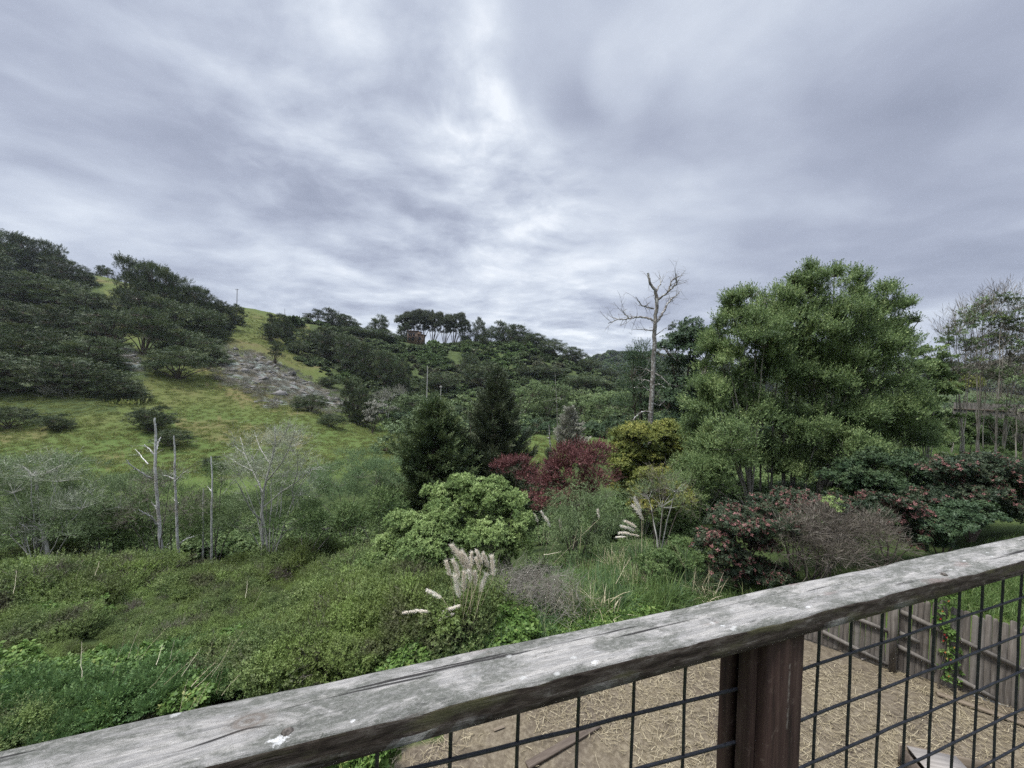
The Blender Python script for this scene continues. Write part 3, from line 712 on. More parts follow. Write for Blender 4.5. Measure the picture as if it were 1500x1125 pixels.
M['willow'] = leaf_mat('mid_green_foliage', [(0, (.046, .073, .030)), (.5, (.103, .150, .057)), (.85, (.185, .24, .094)), (1, (.28, .33, .145))], trans=.35, var=.12)
M['evergreen'] = leaf_mat('deep_green_foliage', [(0, (.018, .036, .018)), (.5, (.036, .062, .028)), (1, (.07, .10, .045))], trans=.15, var=.15)
M['photinia'] = leaf_mat('dark_foliage_with_red_tips', [(0, (.013, .023, .013)), (.5, (.027, .041, .022)), (.82, (.052, .064, .036)), (.88, (.085, .045, .038)), (1, (.165, .078, .072))], trans=.15, var=.1, rough=.5, spec=.2)
M['greygreen'] = leaf_mat('grey_green_foliage', [(0, (.048, .074, .032)), (.5, (.088, .124, .054)), (1, (.165, .21, .105))], trans=.25, var=.2)
M['paleblue'] = leaf_mat('pale_bluish_foliage', [(0, (.048, .082, .038)), (.5, (.088, .135, .060)), (1, (.17, .23, .115))], trans=.3, var=.15)
M['thicket'] = leaf_mat('thicket_foliage', [(0, (.035, .06, .022)), (.5, (.075, .115, .04)), (1, (.15, .19, .075))], trans=.3, var=.2)
M['valley'] = leaf_mat('valley_tree_foliage', [(0, (.055, .085, .036)), (.5, (.10, .14, .055)), (1, (.18, .22, .10))], trans=.3, var=.25)
M['scrub'] = leaf_mat('coyote_brush_foliage', [(0, (.034, .057, .020)), (.45, (.080, .116, .038)), (.8, (.150, .190, .070)), (1, (.24, .28, .11))], patch=[((.098, .128, .034), .47, .60, .35), ((.062, .055, .038), .53, .64, .6), ((.13, .18, .05), .54, .64, .9)], trans=.3, var=.5)
M['ivy'] = leaf_mat('broad_green_leaves', [(0, (.04, .08, .015)), (.5, (.070, .122, .028)), (.85, (.12, .18, .046)), (1, (.22, .24, .08))], trans=.3, var=.25)
M['fern'] = leaf_mat('bluish_green_herb', [(0, (.035, .07, .024)), (.5, (.07, .125, .042)), (1, (.12, .18, .065))], trans=.3, var=.2)
M['hillscrub'] = leaf_mat('hillside_scrub_foliage', [(0, (.030, .046, .020)), (.5, (.058, .082, .034)), (1, (.11, .135, .06))], patch=[((.062, .10, .030), .48, .60, .035), ((.082, .078, .05), .52, .66, .06)], trans=.15, var=.55)
M['greybrush'] = leaf_mat('grey_brush', [(0, (.075, .075, .06)), (.5, (.125, .125, .10)), (1, (.22, .215, .175))], trans=.1, var=.15)
M['grassblade'] = leaf_mat('grass_blades', [(0, (.045, .075, .02)), (.5, (.085, .135, .04)), (.85, (.16, .195, .075)), (1, (.32, .28, .15))], trans=.35, var=.25)
M['reed'] = leaf_mat('pampas_leaves', [(0, (.035, .07, .03)), (.5, (.075, .125, .055)), (.85, (.14, .17, .08)), (1, (.32, .27, .15))], trans=.3, var=.15)
M['lichen'] = leaf_mat('pale_lichen_twigs', [(0, (.11, .12, .085)), (.5, (.18, .195, .14)), (1, (.32, .33, .26))], trans=.1, var=.1)
M['baretwig'] = leaf_mat('grey_bare_twigs', [(0, (.042, .036, .028)), (.5, (.078, .067, .053)), (1, (.14, .125, .10))], trans=.05, var=.1)
M['straw'] = leaf_mat('dry_straw', [(0, (.080, .064, .037)), (.5, (.175, .145, .090)), (1, (.34, .295, .20))], trans=.15, var=.0, rough=.7)
M['drystem'] = leaf_mat('dry_stems', [(0, (.24, .20, .12)), (.5, (.40, .35, .24)), (1, (.58, .53, .40))], trans=.1, var=.1)
M['plume'] = leaf_mat('pampas_plume', [(0, (.44, .39, .32)), (.5, (.60, .55, .475)), (1, (.70, .66, .60))], trans=.35, var=.08, rough=.9, spec=.05)
B = {}
B['grey'] = bark_mat('grey_bark', (.12, .105, .085), (.30, .28, .245), 5, .25)
B['brown'] = bark_mat('brown_bark', (.055, .042, .032), (.14, .115, .09), 5, .25)
B['pale'] = bark_mat('pale_lichen_bark', (.22, .21, .185), (.48, .47, .43), 6, .4)
B['dead'] = bark_mat('dead_grey_wood', (.26, .25, .23), (.52, .51, .49), 4, .2, (.60, .60, .57))
B['snag'] = bark_mat('weathered_snag_wood', (.075, .064, .055), (.20, .182, .165), 2.2, .5, (.36, .36, .345))
B['twig'] = bark_mat('grey_brown_twigs', (.05, .041, .033), (.125, .108, .09), 9, .4)
T_ROS = tmpl_rosette(10, .12, .021, 1)
T_ROS2 = tmpl_rosette(8, .10, .026, 2, (30, 95), .06)
T_TWIG = tmpl_twig(12, .34, .095, .019, 3)
T_FINE = tmpl_twig(12, .34, .07, .012, 4, 38)
T_HANG = tmpl_twig(14, .5, .10, .008, 5, 24)
T_FROND = tmpl_twig(11, 1.0, .42, .060, 6, 46, flat=.85, curl=.2)
T_NEED = tmpl_rosette(14, .34, .022, 7, (10, 100), .12)
T_SHOOT = tmpl_twig(13, .15, .034, .0085, 8, 42)
T_BARE = tmpl_twig(8, .5, .30, .0055, 10, 34)
T_CLUMP = tmpl_rosette(10, .55, .15, 9, (15, 95), .2)
DEPSRC = []
def gn_scatter(name, pts, rot, scl, idx, protos, kind='stuff'):
    me = bpy.data.meshes.new(name); me.vertices.add(len(pts)); me.vertices.foreach_set('co', np.asarray(pts, np.float32).ravel())
    a = me.attributes.new('rot', 'FLOAT_VECTOR', 'POINT'); a.data.foreach_set('vector', np.asarray(rot, np.float32).ravel())
    a = me.attributes.new('scl', 'FLOAT', 'POINT'); a.data.foreach_set('value', np.asarray(scl, np.float32))
    a = me.attributes.new('idx', 'INT', 'POINT'); a.data.foreach_set('value', np.asarray(idx, np.int32))
    o = bpy.data.objects.new(name, me); COL.objects.link(o); tag(o, kind=kind)
    ng = bpy.data.node_groups.new(name, 'GeometryNodeTree')
    ng.interface.new_socket('Geometry', in_out='INPUT', socket_type='NodeSocketGeometry'); ng.interface.new_socket('Geometry', in_out='OUTPUT', socket_type='NodeSocketGeometry')
    T = NT(ng); gi = T.n('NodeGroupInput'); go = T.n('NodeGroupOutput'); jn = T.n('GeometryNodeJoinGeometry')
    def attr(nm, ty):
        nd = T.n('GeometryNodeInputNamedAttribute', data_type=ty); nd.inputs['Name'].default_value = nm; return nd.outputs[0]
    ar, asc, ai = attr('rot', 'FLOAT_VECTOR'), attr('scl', 'FLOAT'), attr('idx', 'INT')
    e2r = T.n('FunctionNodeEulerToRotation'); T.l(ar, e2r.inputs[0])
    for k, po in enumerate(protos):
        cmp_ = T.n('FunctionNodeCompare', data_type='INT', operation='EQUAL'); T.l(ai, cmp_.inputs[2]); cmp_.inputs[3].default_value = k
        inf = T.n('GeometryNodeObjectInfo'); inf.inputs['Object'].default_value = po; inf.inputs['As Instance'].default_value = True
        iop = T.n('GeometryNodeInstanceOnPoints'); T.l(gi.outputs[0], iop.inputs['Points']); T.l(cmp_.outputs[0], iop.inputs['Selection'])
        T.l(inf.outputs['Geometry'], iop.inputs['Instance']); T.l(e2r.outputs[0], iop.inputs['Rotation']); T.l(asc, iop.inputs['Scale'])
        T.l(iop.outputs[0], jn.inputs[0])
    T.l(jn.outputs[0], go.inputs[0])
    md = o.modifiers.new('scatter', 'NODES'); md.node_group = ng
    return o
def proto_obj(name, V, Fq, mat, tint):
    return bpy.data.objects.new(name, to_mesh(name, V, Fq, mat, tint))
def fan_points(n, polys, lo, hi, rng, power=1.0, marg=None):
    """random ground points whose picture position falls in one of the polygons"""
    out = []; x0 = min(p[0] for q in polys for p in q); x1 = max(p[0] for q in polys for p in q)
    ua, ub = (x0 - 750) / F - .1, (x1 - 750) / F + .1
    tot = 0
    while tot < n:
        k = n * 4
        Y = (lo ** (power + 1) + (hi ** (power + 1) - lo ** (power + 1)) * rng.random(k)) ** (1 / (power + 1)); u = rng.uniform(ua, ub, k)
        X = u * Y; Z = H(X, Y); q = project(xyz(X, Y) + np.stack([X * 0, X * 0, Z], -1))
        ok = np.zeros(k, bool)
        for p in polys: ok |= inpoly(q[:, 0], q[:, 1], p)
        if ok.sum() == 0: break
        out.append(np.stack([X, Y, Z], -1)[ok]); tot += ok.sum()
    return np.concatenate(out)[:n]

# ================================================================== FAR HILLS
def scrub_proto(nm, seed, R=1.6, n=260, mat='hillscrub', tm=T_CLUMP, flat=.7, s=1.0):
    rng = np.random.default_rng(seed)
    lobes = [(np.array([rng.uniform(-.6, .6) * R, rng.uniform(-.6, .6) * R, R * .3 * rng.random()]), np.array([R, R, R * flat]) * rng.uniform(.5, 1)) for _ in range(4)]
    Pn, A, Tt, SC = crown_points(lobes, rng, n_sub=7, dens=n / 7., sub_r=.5, low=0, up=.5)
    V, Fq, tt = place(tm, Pn, A, s * rng.uniform(.7, 1.3, len(Pn)), rng, Tt)
    return proto_obj(nm, V, Fq, M[mat], tt)
RIDGE = ground(610, 196, 495)
def build_hill_scrub():
    rng = np.random.default_rng(11)
    pr = [scrub_proto('hill_bush', k) for k in range(5)]
    polys = [[(400, 480), (460, 470), (600, 500), (640, 505), (640, 640), (590, 640), (560, 620), (500, 560), (440, 530)],
             [(600, 500), (690, 505), (800, 505), (870, 530), (905, 560), (960, 620), (900, 640), (780, 640), (600, 640)], [(870, 500), (960, 500), (960, 640), (880, 640)]]
    p = fan_points(4800, polys, 75, 230, rng, .6)
    nz = fbm(p * np.array([1, 1, 0]) / 14., 2, 5)
    p = p[(nz > .18) & ~((project(p)[:, 0] < 470) & (project(p)[:, 1] < 520) & (rng.random(len(p)) < .6))]
    p = p[~((np.abs(p[:, 0] - RIDGE[0]) < 6) & (p[:, 1] > 186) & (p[:, 1] < 202))]
    s = np.exp(rng.normal(size=len(p)) * .35) * np.interp(p[:, 1], [75, 200], [.5, .85])
    rot = np.stack([rng.normal(size=len(p)) * .1, rng.normal(size=len(p)) * .1, rng.random(len(p)) * 6.3], -1)
    gn_scatter('hillside_scrub', p, rot, s, rng.integers(0, 5, len(p)), pr)
    # wooded far hills beyond the valley
    pf = [scrub_proto('far_tree_crown', 30 + k, 5.5, 200, 'hillscrub', T_CLUMP, .8, 4.0) for k in range(3)]
    p = fan_points(2600, [[(800, 480), (1000, 480), (1560, 480), (1560, 590), (1000, 600), (800, 600)]], 420, 900, rng, .3)
    rot = np.stack([p[:, 0] * 0, p[:, 0] * 0, rng.random(len(p)) * 6.3], -1)
    gn_scatter('far_woods', p, rot, rng.uniform(.8, 1.7, len(p)), rng.integers(0, 3, len(p)), pf)
    # low tufts that roughen the pasture
    def tuft(k):
        r = np.random.default_rng(50 + k); n = 70
        Pn = np.stack([r.normal(size=n) * .55, r.normal(size=n) * .55, r.random(n) * .05], -1); A = np.stack([r.normal(size=n) * .5, r.normal(size=n) * .5, np.ones(n)], -1)
        V, Fq, tt = place(tmpl_twig(4, .2, .34, .035, k, 28), Pn, A, r.uniform(.5, 1.2, n), r, r.random(n))
        return proto_obj('pasture_tuft', V, Fq, M['pasture'], tt)
    pt = [tuft(k) for k in range(3)]
    p = fan_points(9000, [[(-60, 590), (215, 560), (250, 540), (330, 545), (500, 600), (600, 640), (590, 690), (430, 700), (-60, 710)], [(330, 440), (470, 460), (600, 490), (500, 510), (440, 540), (380, 505), (330, 500)], [(770, 640), (850, 640), (840, 690), (770, 690)]], 42, 170, rng, .5)
    rot = np.stack([p[:, 0] * 0, p[:, 0] * 0, rng.random(len(p)) * 6.3], -1)
    gn_scatter('pasture_grass', p, rot, np.exp(rng.normal(size=len(p)) * .4) * .34, rng.integers(0, 3, len(p)), pt)
M['pasture'] = leaf_mat('pasture_grass_blades', [(0, (.10, .135, .038)), (.5, (.14, .17, .05)), (1, (.20, .20, .08))], trans=.3, var=.35)
build_hill_scrub()

# --- wind-pruned cypress: unit-size prototypes (1 wide, 1 high), copied over the hill
def cypress_proto(kind, seed):
    rng = np.random.default_rng(seed)
    S = 14.0
    if kind == 'leaning':
        L = [(-.26, .80, .17, .12), (-.10, .74, .2, .13), (.08, .62, .2, .13), (-.30, .58, .2, .14), (.22, .46, .2, .13), (-.05, .48, .26, .15), (-.30, .34, .2, .14), (.34, .28, .18, .12), (.08, .28, .26, .15), (-.18, .2, .22, .14), (.28, .14, .2, .1), (-.3, .08, .2, .1), (.02, .06, .3, .1), (.36, .06, .2, .08)]
    elif kind == 'round':
        L = [(0, .82, .2, .14), (-.2, .7, .2, .14), (.2, .68, .2, .14), (-.32, .48, .18, .15), (.32, .45, .18, .15), (0, .55, .28, .18), (-.2, .28, .24, .15), (.22, .26, .24, .15), (0, .2, .3, .14), (-.25, .06, .24, .1), (.25, .06, .24, .1)]
    elif kind == 'flat':
        L = [(-.2, .82, .24, .10), (.08, .76, .24, .10), (.3, .6, .18, .09), (-.34, .62, .16, .09), (0, .56, .3, .10), (-.2, .4, .2, .08), (.24, .36, .2, .08)]
    elif kind == 'low':
        L = [(-.25, .6, .24, .3), (.05, .7, .26, .28), (.3, .45, .2, .3), (-.38, .35, .14, .26), (0, .35, .4, .3)]
    else:   # pine with a bare trunk and an umbrella top
        L = [(-.16, .86, .24, .10), (.14, .90, .22, .09), (.0, .78, .36, .11), (-.30, .70, .2, .09), (.30, .68, .2, .09), (.05, .60, .24, .08), (-.1, .48, .16, .05), (.2, .5, .14, .05)]
    lobes = []
    for (x, z, rx, rz) in L:
        for q in (-1, 1) if kind != 'pine' else (0,):
            lobes.append((np.array([x + rng.normal() * .03, q * rng.uniform(.05, .2), z]) * S, np.array([rx, rx * .9, rz]) * S))
    pine = kind == 'pine'
    Pn, A, T, SC = crown_points(lobes, rng, n_sub=9, dens=16. if not pine else 26, sub_r=.40, flat=.75, up=.34, rnd=.45, low=-.2, wind=(.3, 0, 0), stretch=(1.1, 1, 1), gap=.36, gscale=.7)
    V, Fq, tt = place(T_FROND if not pine else T_NEED, Pn, A, rng.uniform(.7, 1.25, len(Pn)) * (1.05 if not pine else 2.4), rng, T, .1)
    crown = to_mesh('crown', V / S, Fq, M['pine' if pine else 'cypress'], tt)
    mb = MB()
    b = np.array([-.08, 0, -.08]) * S
    limbs(mb, [b], lobes, SC, rng, .32 if not pine else .26, twigs=True, k=5)
    o = mb.obj('tmp', B['brown'], None, True); me = o.data; co_ = np.empty(len(me.vertices) * 3, np.float32); me.vertices.foreach_get('co', co_); me.vertices.foreach_set('co', co_ / S)
    bpy.data.objects.remove(o); me.name = 'trunk'
    return crown, me
CYP = {k: [cypress_proto(k, 100 + 7 * i + j) for j in range(2)] for i, k in enumerate(('leaning', 'round', 'flat', 'low', 'pine'))}
def hilltree(kind, x, Y, ytop, wpx, label, group, name='cypress_tree', cat='tree', v=0, lean=0.0, base=None, flip=False):
    if group == G1 and Y < 130: Y *= .88
    if kind == 'low' and Y < 130:
        Y = hit(x, ytop + .5 * wpx, 40) or Y
    g = ground(x, Y, base or 500); s = Y / F
    zt = zpx(x, ytop, Y); w = wpx * s * (1.5 if kind == 'pine' else .8 if group in (G5, G3) else .9); h = max(zt - g[2], .25 * wpx * s)
    root = empty(name, g + [0, 0, -.2], 0); tag(root, label, cat, group)
    r = np.random.default_rng(int(x * 13 + Y * 7 + ytop))
    cm, tm_ = CYP[kind][v % 2]
    for nm, me in (('crown', cm), ('trunk', tm_)):
        o = bpy.data.objects.new(nm, me); COL.objects.link(o); o.parent = root
    root.scale = (w * (-1 if flip else 1) if not flip else w, w * .9, h * 1.02)
    root.rotation_euler = (0, lean, (PI if flip else 0) + r.uniform(-.35, .35))
    return root
G1, G2, G3, G4, G5 = 'cypresses on the upper left hill', 'cypresses of the central hillside clump', 'trees on the skyline ridge', 'pines beside the ridge house', 'cypresses in the mid hillside belt'
HT = [
 # kind, x, Y, ytop, width, label, group, v
 ('leaning', 8, 168, 327, 95, 'topmost dark cypress at the left edge on the skyline', G1), ('leaning', 48, 170, 344, 62, 'dark cypress on the skyline just right of the topmost one', G1),
 ('leaning', 78, 172, 350, 46, 'small skyline cypress with a tuft leaning out at its top', G1), ('leaning', 104, 162, 378, 70, 'cypress at the lower right end of the skyline row', G1),
 ('round', -45, 150, 360, 120, 'dark cypress cut by the left edge below the skyline', G1), ('leaning', 20, 140, 395, 120, 'broad cypress under the topmost skyline tree', G1),
 ('leaning', 85, 138, 402, 105, 'cypress under the skyline row, beside the bare grass strip', G1), ('round', 128, 132, 428, 90, 'rounded cypress at the left edge of the bare grass strip', G1),
 ('leaning', -30, 118, 425, 130, 'cypress at the left edge halfway up the slope', G1), ('leaning', 45, 118, 440, 130, 'broad cypress in the middle of the left slope', G1),
 ('leaning', 118, 115, 450, 105, 'cypress above the grassy terrace on the left slope', G1), ('flat', 168, 112, 452, 95, 'thin flat topped grey cypress above the grassy terrace', G1),
 ('flat', 215, 112, 447, 75, 'flat topped cypress between terrace and central clump', G1),
 ('leaning', 0, 98, 468, 130, 'dark cypress low on the slope at the left edge', G1), ('leaning', 70, 97, 472, 135, 'wide dark cypress low in the middle of the left slope', G1),
 ('round', 135, 95, 492, 110, 'dark cypress reaching down to the pale rock on the left', G1), ('leaning', 40, 84, 515, 150, 'lowest broad cypress behind the grey brush', G1),
 ('leaning', 125, 84, 520, 130, 'lowest cypress right of the grey brush', G1), ('leaning', 178, 83, 545, 75, 'small low cypress at the edge of the pasture', G1), ('round', -40, 84, 520, 120, 'lowest cypress cut by the left edge', G1),
 ('leaning', 205, 136, 372, 82, 'tallest cypress of the central clump, open at its left side', G2), ('leaning', 240, 137, 382, 75, 'cypress second from the top of the central clump', G2),
 ('leaning', 270, 138, 398, 72, 'cypress in the middle of the sloping clump skyline', G2), ('leaning', 300, 138, 418, 62, 'cypress near the low end of the clump skyline', G2),
 ('round', 322, 140, 440, 48, 'last cypress at the low right end of the clump', G2), ('leaning', 222, 128, 425, 95, 'cypress in the front left of the central clump', G2), ('leaning', 272, 127, 437, 105, 'cypress in the front middle of the central clump', G2),
 ('round', 305, 126, 455, 70, 'cypress in the front right of the central clump', G2), ('round', 345, 150, 445, 28, 'small dark cypress standing alone below the thin skyline pole', G2),
 ('leaning', 258, 104, 470, 70, 'cypress left in the lower group above the pasture', G2), ('leaning', 292, 102, 482, 80, 'dark cypress right in the lower group above the scree', G2), ('low', 270, 97, 508, 95, 'low spreading cypress at the top of the pasture', G2),
 ('leaning', 402, 152, 458, 26, 'upper dark cypress of the pair on the grass hill', G3), ('leaning', 418, 150, 458, 32, 'right hand cypress of the pair on the grass hill', G3), ('low', 398, 142, 472, 42, 'low bushy cypress under the pair on the grass hill', G3),
 ('flat', 405, 122, 498, 30, 'lone little cypress with a bare trunk on the grass', G3), ('low', 147, 196, 388, 16, 'left of two tiny shrubs on the left skyline', 'tiny shrubs on the left skyline'), ('low', 158, 194, 392, 14, 'right of two tiny shrubs on the left skyline', 'tiny shrubs on the left skyline'),
 ('flat', 452, 188, 458, 26, 'smallest flat tree at the left end of the windswept ridge row', G3), ('flat', 467, 188, 452, 26, 'spindly flat tree second in the windswept ridge row', G3), ('leaning', 492, 188, 451, 46, 'arching cypress in the middle of the windswept ridge row', G3),
 ('leaning', 512, 186, 460, 42, 'cypress at the right end of the windswept ridge row', G3), ('low', 520, 180, 478, 50, 'low shrub under the right end of the windswept row', G3),
 ('round', 555, 190, 461, 40, 'open rounded pine on the ridge left of the house pines', G3), ('low', 560, 182, 482, 55, 'low dark shrub under the open rounded pine', G3), ('low', 540, 186, 478, 26, 'small shrub on the ridge beside the open rounded pine', G3),
 ('pine', 592, 203, 459, 26, 'first tall pine left of the ridge house', G4), ('pine', 606, 204, 455, 28, 'second tall pine standing behind the ridge house', G4), ('pine', 621, 205, 455, 28, 'third tall pine right behind the ridge house', G4),
 ('pine', 637, 204, 459, 26, 'fourth tall pine in the row right of the ridge house', G4), ('pine', 654, 204, 461, 26, 'fifth pine with a pale bare trunk right of the house', G4), ('pine', 668, 203, 460, 28, 'sixth pine near the right end of the house row', G4), ('round', 681, 202, 468, 24, 'dark bushy tree ending the row of house pines', G4),
 ('round', 592, 201, 472, 26, 'dark bushy tree at the left end of the house pines', G4),
 ('round', 701, 201, 465, 28, 'first dark tree after the gap in the ridge row', G3), ('low', 720, 200, 478, 34, 'low dark shrub between two ridge trees', G3), ('leaning', 742, 199, 469, 46, 'big wind shaped cypress on the right part of the ridge', G3),
 ('leaning', 764, 195, 474, 50, 'sloping cypress just right of the big wind shaped one', G3), ('low', 785, 190, 488, 50, 'low cypress at the end of the yellow clearing', G3),
 ('low', 812, 184, 497, 52, 'shrubby cypress on the falling ridge, upper one', G3), ('low', 840, 180, 508, 50, 'shrubby cypress on the falling ridge, middle one', G3), ('low', 868, 176, 524, 46, 'shrubby cypress on the falling ridge, lower one', G3), ('low', 893, 172, 540, 40, 'last shrubby cypress where the ridge meets the far hill', G3),
 ('leaning', 462, 150, 482, 60, 'topmost cypress of the mid hillside belt', G5), ('leaning', 492, 146, 480, 68, 'cypress second from the top of the mid hillside belt', G5), ('leaning', 522, 140, 490, 72, 'cypress in the centre of the mid hillside belt', G5),
 ('leaning', 550, 136, 500, 66, 'cypress third from the low end of the mid hillside belt', G5), ('leaning', 574, 133, 512, 56, 'cypress second from the low end of the mid hillside belt', G5), ('round', 590, 131, 524, 36, 'small cypress at the low end of the mid hillside belt', G5),
 ('low', 440, 140, 500, 40, 'grey green shrub left of the mid hillside belt', G5),
 ('leaning', 528, 88, 552, 62, 'dark cypress standing on the spur end above the valley', 'dark cypresses on the pasture spur'), ('low', 462, 82, 577, 56, 'low dark cypress below the pale scree', 'dark cypresses on the pasture spur'), ('low', 482, 112, 551, 34, 'round dark bush on the dip behind the scree', 'dark cypresses on the pasture spur'),
 ('low', 492, 76, 605, 46, 'prostrate cypress spreading on the pasture below the scree', 'dark cypresses on the pasture spur'),
 ('low', 225, 68, 595, 75, 'flat prostrate dark shrub in the middle of the pasture', 'low dark shrubs on the pasture'), ('low', 258, 62, 627, 58, 'rounded dark shrub below the prostrate one on the pasture', 'low dark shrubs on the pasture'), ('low', 315, 50, 668, 42, 'small dark shrub above the thin white trunks', 'low dark shrubs on the pasture'),
 ('low', 22, 70, 594, 66, 'low green bush at the left edge of the pasture', 'low dark shrubs on the pasture'), ('low', 84, 68, 606, 50, 'low green bush under the grey brush', 'low dark shrubs on the pasture'),
 ('low', 715, 150, 530, 70, 'wide dark shrub on the scrub slope right of the pale pole', 'dark shrubs on the scrub slope'), ('low', 690, 160, 518, 34, 'small dark shrub on the scrub slope below the house pines', 'dark shrubs on the scrub slope'), ('low', 800, 160, 540, 80, 'dark shrub patch low on the right hillside', 'dark shrubs on the scrub slope'), ('low', 860, 150, 553, 80, 'dark shrub patch at the foot of the right hillside', 'dark shrubs on the scrub slope'),
 ('low', 650, 140, 545, 60, 'dark shrub on the scrub slope beside the pale pole', 'dark shrubs on the scrub slope'),
 ('low', 708, 190, 492, 16, 'small round bush at the edge of the yellow clearing', 'dark shrubs on the scrub slope'), ('low', 673, 196, 500, 18, 'small round bush on the slope left of the clearing', 'dark shrubs on the scrub slope'),
]
for k, q in enumerate(HT):
    nm = 'shrub' if q[0] == 'low' and ('shrub' in q[5] or 'bush' in q[5]) else ('pine_tree' if q[0] == 'pine' or 'pine' in q[5].split(' left')[0] and q[0] == 'pine' else 'cypress_tree')
    hilltree(*q, name=nm, cat='shrub' if nm == 'shrub' else 'tree', v=k)

# --- house on the ridge and poles
def simple_mat(name, c, rough=.8, sc=None, c2=None):
    m, T, out = new_mat(name)
    nz = T.noise(T.n('ShaderNodeTexCoord').outputs['Object'], sc or 3, 5, .6)
    principled(T, out, T.mix(nz, c, c2 or tuple(v * .7 for v in c)), rough); return m
def ridge_house():
    g = ground(610, 196, 495) + [0, 0, .6]; s = 196 / F
    root = empty('hillside_house', g, rad(-8)); tag(root, 'small brown wooden house standing among pines on the ridge', 'house')
    wm = simple_mat('brown_wall_boards', (.21, .145, .105), .8, 1.2); tm_ = simple_mat('dark_trim', (.05, .035, .03)); gm = simple_mat('dark_glass', (.03, .035, .04), .15); rm = simple_mat('brown_roof', (.085, .055, .045))
    w, h, d = 20 * s, 15.5 * s, 6.0
    mb = MB(); mb.box([-w * .14, 0, h / 2 - .5], [w * .72, d, h + 1]); mb.box([w * .36, .6, h * .36 - .5], [w * .279, d * .8, h * .72 + 1]); mb.obj('wall', wm, root)
    mb = MB(); mb.box([-w * .14, 0, h + .16], [w * .82, d + .8, .32]); mb.obj('roof', rm, root)
    mb = MB(); mb.box([w * .40, .6, h * .72 + .15], [w * .40, d * .9, .3]); mb.obj('roof', rm, root)
    for i, (x, z, ww, hh) in enumerate(((-.38, .70, .10, .24), (-.22, .70, .10, .24), (-.03, .70, .12, .24), (-.36, .28, .12, .26), (-.1, .28, .16, .30), (.38, .36, .14, .26))):
        y = -d / 2 - .03 if x < .25 else .6 - d * .4 - .03
        mb = MB(); mb.box([x * w, y, z * h], [ww * w + .2, .08, hh * h + .2]); f = mb.obj('window', tm_, root)
        mb = MB(); mb.box([x * w, y - .06, z * h], [ww * w, .05, hh * h]); mb.obj('pane', gm, f)
    mb = MB(); mb.box([-w * .14, -d / 2 - .7, h * .48], [w * .74, 1.2, .15]); 
    mb.obj('balcony', tm_, root)
ridge_house()
def pole(x, Y, yt, yb, r, label, mat, arms=(), name='utility_pole', cat='pole'):
    g = ground(x, Y, yb); top = P(x, yt, Y); L = top[2] - g[2]
    root = empty(name, g); tag(root, label, cat)
    mb = MB(); tube(mb, [[0, 0, -.4], [0, 0, L * .5], [0, 0, L]], [r, r * .9, r * .75], 8); mb.box([0, 0, L], [r * 1.2, r * 1.2, .02]); mb.obj('pole_shaft', mat, root, tint=False)
    for z, w in arms:
        mb = MB(); mb.box([0, -r, L - z], [w, .1, .12]); [mb.box([q * w * .45, -r, L - z + .14], [.08, .08, .16]) for q in (-1, -.4, .4, 1)]; mb.obj('crossarm', mat, root, tint=False)
pw = simple_mat('pale_pole_wood', (.42, .41, .38)); pdk = simple_mat('dark_pole_wood', (.16, .15, .145))
pole(347, 176, 423, 444, .16, 'thin utility pole on the grass skyline of the left hill', pdk, ((.4, 1.6),))
pole(417, 186, 452, 462, .09, 'tiny distant pole on the skyline right of the cypress pair', pdk)
pole(625, 105, 536, 590, .14, 'tall pale bare pole rising from the scrub slope', pw)
pole(645, 92, 564, 600, .12, 'shorter pale pole with a crooked top above the conifers', pw, ((.5, .6),))
pole(768, 200, 472, 492, .06, 'pair of thin bare stems on the ridge above the clearing', pdk, name='bare_stem', cat='stem')
# ================================================================== MIDDLE DISTANCE
def px_plant(name, label, cat, x, Y, L, tm, mat, bark, seed, stems_px=None, deep=1.0, by=None, **kw):
    base = ground(x, Y)
    stems = None
    if stems_px: stems = [ground(sx_, Y + rngs.normal() * .5) - [0, 0, .2] for sx_ in stems_px]
    return plant(name, label, cat, base, lobes_px(L, Y, deep), tm, M[mat] if isinstance(mat, str) else mat, B[bark], seed, stems=stems, **kw)
rngs = np.random.default_rng(77)
GV, GT, GP = 'trees on the valley floor', 'grey green thicket trees along the creek', 'plants below the deck'
